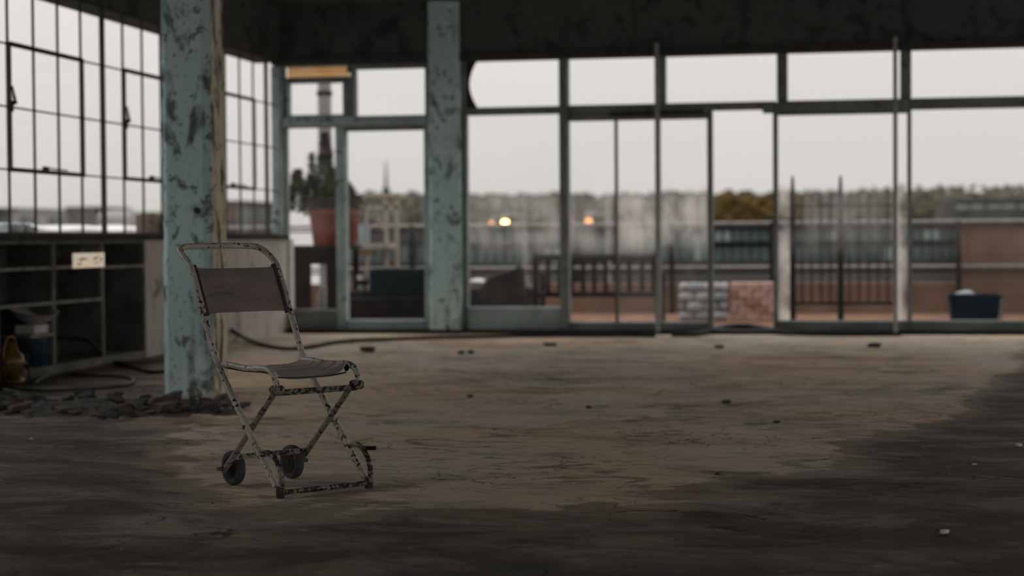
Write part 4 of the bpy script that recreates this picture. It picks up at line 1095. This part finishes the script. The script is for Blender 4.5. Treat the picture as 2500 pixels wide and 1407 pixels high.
def tree(x, y, top, rx, mat, label, seed, base=-8.0):
    e = empty('broadleaf_tree', (x, y, base)); tag(e, label, 'tree', 'trees beyond the buildings')
    h = top - base; rnd = random.Random(seed)
    MB().tube([(x, y, base), (x + .2, y, base + h * .4), (x, y, base + h * .75)], [.35, .28, .12], 8).build('trunk', 'bark', e, True)
    mb = MB()
    for k in range(13):
        a = rnd.uniform(0, 6.28); r = rnd.uniform(.1, .75) * rx; t_ = rnd.uniform(.38, .9)
        cz = base + h * t_; s_ = rx * rnd.uniform(.35, .55)
        if cz + s_ * 1.05 > top: cz = top - s_ * 1.05
        mb.blob((x + r * math.cos(a), y + r * math.sin(a), cz), s_, s_, s_ * rnd.uniform(.75, 1.0), 3, .55, 2.6, seed * 3 + k)
    for k in range(260):
        a = rnd.uniform(0, 6.28); r = rx * math.sqrt(rnd.random()); zt_ = base + h * rnd.uniform(.45, .97)
        c = Vector((x + r * math.cos(a), y + r * math.sin(a), zt_)); u = Vector((rnd.gauss(0, 1), rnd.gauss(0, 1), rnd.gauss(0, 1))).normalized() * .28; w_ = u.orthogonal().normalized() * .22
        o_ = len(mb.v); mb.v += [c - u, c + w_, c + u, c - w_]; mb.f.append([o_, o_ + 1, o_ + 2, o_ + 3]); mb.mi.append(0)
    mb.build('crown', mat, e)
names = {'tree_olive': 'olive-green', 'tree_grey': 'grey-green', 'tree_rust': 'rust-brown autumn'}
TREES = [(880, 118, 466, 'tree_grey', 'through the glass of the corner door, beside the pale stand'), (990, 112, 464, 'tree_olive', 'through the corner door, next to the back pillar'),
         (1165, 108, 463, 'tree_olive', 'just right of the back pillar'), (1245, 122, 470, 'tree_grey', 'above the armchair'), (1330, 105, 462, 'tree_olive', 'above the left end of the bench'),
         (1415, 116, 462, 'tree_grey', 'above the middle of the bench'), (1480, 128, 466, 'tree_olive', 'left of the thin glazing bar'), (1560, 110, 460, 'tree_grey', 'in the smeared pane above the right of the bench'),
         (1655, 104, 458, 'tree_olive', 'in the narrow pane beside the open doorway'), (1704, 120, 458, 'tree_grey', 'behind the stile left of the open doorway'),
         (1785, 98, 455, 'tree_rust', 'on the left in the open doorway'), (1852, 96, 454, 'tree_rust', 'on the right in the open doorway'),
         (1945, 102, 455, 'tree_olive', 'behind the left tall fence post'), (2015, 112, 454, 'tree_grey', 'between the two tall fence posts'), (2085, 100, 452, 'tree_olive', 'right of the second tall fence post'), (2150, 108, 445, 'tree_olive', 'left of the right-hand steel post'),
         (2235, 98, 443, 'tree_olive', 'right of the right-hand steel post'), (2310, 106, 442, 'tree_grey', 'left of the dark house at the right'), (2385, 100, 440, 'tree_olive', 'above the dark house'), (2455, 96, 438, 'tree_grey', 'at the right edge above the brick building'), (2530, 100, 437, 'tree_olive', 'just past the right edge')]
for k, (px, Y, py, mt, where) in enumerate(TREES):
    Y = {10: 90, 11: 94.5}.get(k, 99 + 6 * (k % 3)); q = at_y(px, py, Y); tree(q.x, Y, q.z, 1.55 + .25 * (k % 3), mt, '%s tree seen %s' % (names[mt], where), k + 1)
# hedge of darker growth behind, closing the gaps
for k, (pa, pb, pt_, lb) in enumerate(((840, 1075, 474, 'long grey wooded bank behind the corner door'), (1080, 1610, 474, 'long grey wooded bank behind the bench'), (1600, 2620, 468, 'long grey wooded bank behind the open doorway and fence'))):
    a, b_ = at_y(pa, pt_, 135), at_y(pb, pt_, 135); mb = MB(); n = 60; vs = []; fs = []
    for i in range(n + 1):
        x = a.x + (b_.x - a.x) * i / n
        zt_ = a.z + (b_.z - a.z) * i / n + .5 * noise.noise(Vector((x * .9, k, 0))) + .3 * noise.noise(Vector((x * 2.7, k, 4)))
        vs += [(x, 133, -8), (x, 134 + noise.noise(Vector((x, 1, 1))), zt_ * .3 - 2), (x, 135, zt_), (x, 141, zt_ - .4), (x, 142, -8)]
    for i in range(n):
        for j in range(4): fs.append((i * 5 + j, i * 5 + 5 + j, i * 5 + 6 + j, i * 5 + 1 + j))
    fs += [(0, 1, 2, 3, 4), (n * 5 + 4, n * 5 + 3, n * 5 + 2, n * 5 + 1, n * 5)]
    o = mb.add(vs, fs).build('wooded_bank', 'tree_grey'); struct(o, lb, 'bank')
# distant mast
q = at_y(942, 392, 110); qb = at_y(942, 480, 110)
ms = empty('radio_mast', (q.x, 110, -8)); tag(ms, 'thin distant mast rising above the trees in the corner door', 'mast')
MB().tube([(q.x, 110, -8), (q.x, 110, qb.z), (q.x, 110, q.z)], [.22, .14, .03], 8).build('shaft', 'post_black', ms)
MB().tube([(q.x, 110, qb.z), (q.x, 110, qb.z + .5)], .26, 8).build('platform', 'post_black', ms)

# street lamp already lit, plus two added lamps imitating its reflections
def lamp(px, py, Y, r, mat, lab):
    q = at_y(px, py, Y); e = empty('street_lamp_or_reflection', (q.x, Y, -8)); tag(e, lab, 'street lamp', 'lit street lamp and added reflections')
    MB().tube([(q.x + .5, Y, -8), (q.x + .5, Y, q.z - .1), (q.x + .42, Y, q.z + .15), (q.x, Y, q.z + .2)], [.07, .05, .04, .03], 8, 2).build('pole', 'rail_grey', e, True)
    MB().lathe([(r * .7, .0), (r * 1.2, .04), (r * .9, .13), (0, .17)], 14, 'Z', (q.x, Y, q.z + r * .6)).build('hood', 'rail_grey', e, True)
    MB().blob((q.x, Y, q.z), r, r, r, 2, 0).build('bulb', mat, e, True)
lamp(1233, 543, 44, .085, 'street_lamp_glow', 'brightly glowing orange street lamp above the armchair')
lamp(1200, 545, 60, .07, 'lamp_reflection_glow', 'faint orange lamp added as a reflection, left of the bright one')
lamp(1437, 540, 46, .09, 'lamp_reflection_glow', 'faint orange lamp added as a reflection in the hazy pane above the bench')

# ------------------------------------------------------------------ view through the left windows
XW = -40
def side_block(name, pa, pb, ptop, X, mat, label, depth=1.6, roof='facade_dark'):
    a, b_ = at_x(pa, ptop, X), at_x(pb, ptop, X); e = empty(name, (X, (a.y + b_.y) / 2, -8)); tag(e, label, 'building', 'buildings beyond the left windows')
    zt_ = (a.z + b_.z) / 2
    MB().box(X - depth, X, a.y, b_.y, -8, zt_ - .12).build('wall', mat, e); MB().box(X - depth, X + .15, a.y - .15, b_.y + .15, zt_ - .12, zt_).build('roof_edge', roof, e)
    n = max(2, int((b_.y - a.y) / 3.2)); w = (b_.y - a.y) / n
    for k in range(n):
        f = MB().box(X, X + .06, a.y + k * w + w * .2, a.y + k * w + w * .8, zt_ - 1.3, zt_ - .5).build('window', 'window_teal', e)
        MB().box(X + .06, X + .10, a.y + k * w + w * .48, a.y + k * w + w * .52, zt_ - 1.3, zt_ - .5).build('glazing_bar', roof, f)
    return e
side_block('flat_block', -60, 28, 508, -40, 'facade_dark', 'dark flat-roofed block seen at the left edge through the side windows')
side_block('flat_block', 34, 228, 510, -48, 'facade_pale', 'pale grey flat-roofed block in the middle of the side windows', roof='facade_pale')
side_block('flat_block', 229, 312, 506, -40, 'facade_brown', 'dark brown block seen left of the teal pillar through the side windows')
side_block('flat_block', 380, 520, 520, -44, 'facade_grey', 'grey block hidden mostly behind the teal pillar')
side_block('flat_block', 556, 575, 505, -26, 'facade_brick', 'narrow orange brick block seen right of the teal pillar')
side_block('flat_block', 582, 668, 492, -34, 'facade_brown', 'dark block behind the side window next to the corner')
a = at_x(313, 512, -34); b_ = at_x(350, 530, -34)
gh = empty('gabled_house', (-34, (a.y + b_.y) / 2, -8)); tag(gh, 'small pale gabled house beyond the side windows, left of the wooden box', 'house')
MB().box(-35.6, -34, a.y, b_.y, -8, b_.z).build('wall', 'facade_pale', gh)
mb = MB(); ym = a.y + (b_.y - a.y) * .3
mb.add([(-34, a.y, b_.z), (-34, b_.y, b_.z), (-34, ym, a.z), (-35.6, a.y, b_.z), (-35.6, b_.y, b_.z), (-35.6, ym, a.z)], [(0, 1, 2), (5, 4, 3), (0, 2, 5, 3), (2, 1, 4, 5), (0, 3, 4, 1)]); mb.build('roof', 'facade_pale', gh)
MB().box(-33.98, -33.9, a.y + .4, a.y + 1.6, b_.z - 1.2, b_.z - .3).build('window', 'window_teal', gh)
# white snow-covered ledge outside
ZL = at_x(200, 551, -9).z
lg = empty('outer_parapet', (-9.2, 15, -8)); tag(lg, 'low white parapet outside the left windows', 'parapet')
MB().box(-9.4, -9.0, 4, 22.5, -8, ZL - .12).build('wall', 'facade_pale', lg)
mb = MB(); n = 70; vs = []
for i in range(n + 1):
    y = 4 + 18.5 * i / n; zt_ = ZL + .045 * noise.noise(Vector((y * 1.3, 0, 0))) + .02 * noise.noise(Vector((y * 5, 0, 3)))
    vs += [(-9.0, y, ZL - .12), (-8.97, y, zt_ - .05), (-9.1, y, zt_), (-9.3, y, zt_), (-9.43, y, zt_ - .05), (-9.4, y, ZL - .12)]
fs = [(i * 6 + j, i * 6 + 6 + j, i * 6 + 6 + (j + 1) % 6, i * 6 + (j + 1) % 6) for i in range(n) for j in range(6)] + [tuple(range(6)), tuple(n * 6 + 5 - j for j in range(6))]
mb.add(vs, fs).build('white_coping', 'snow_white', lg, True)
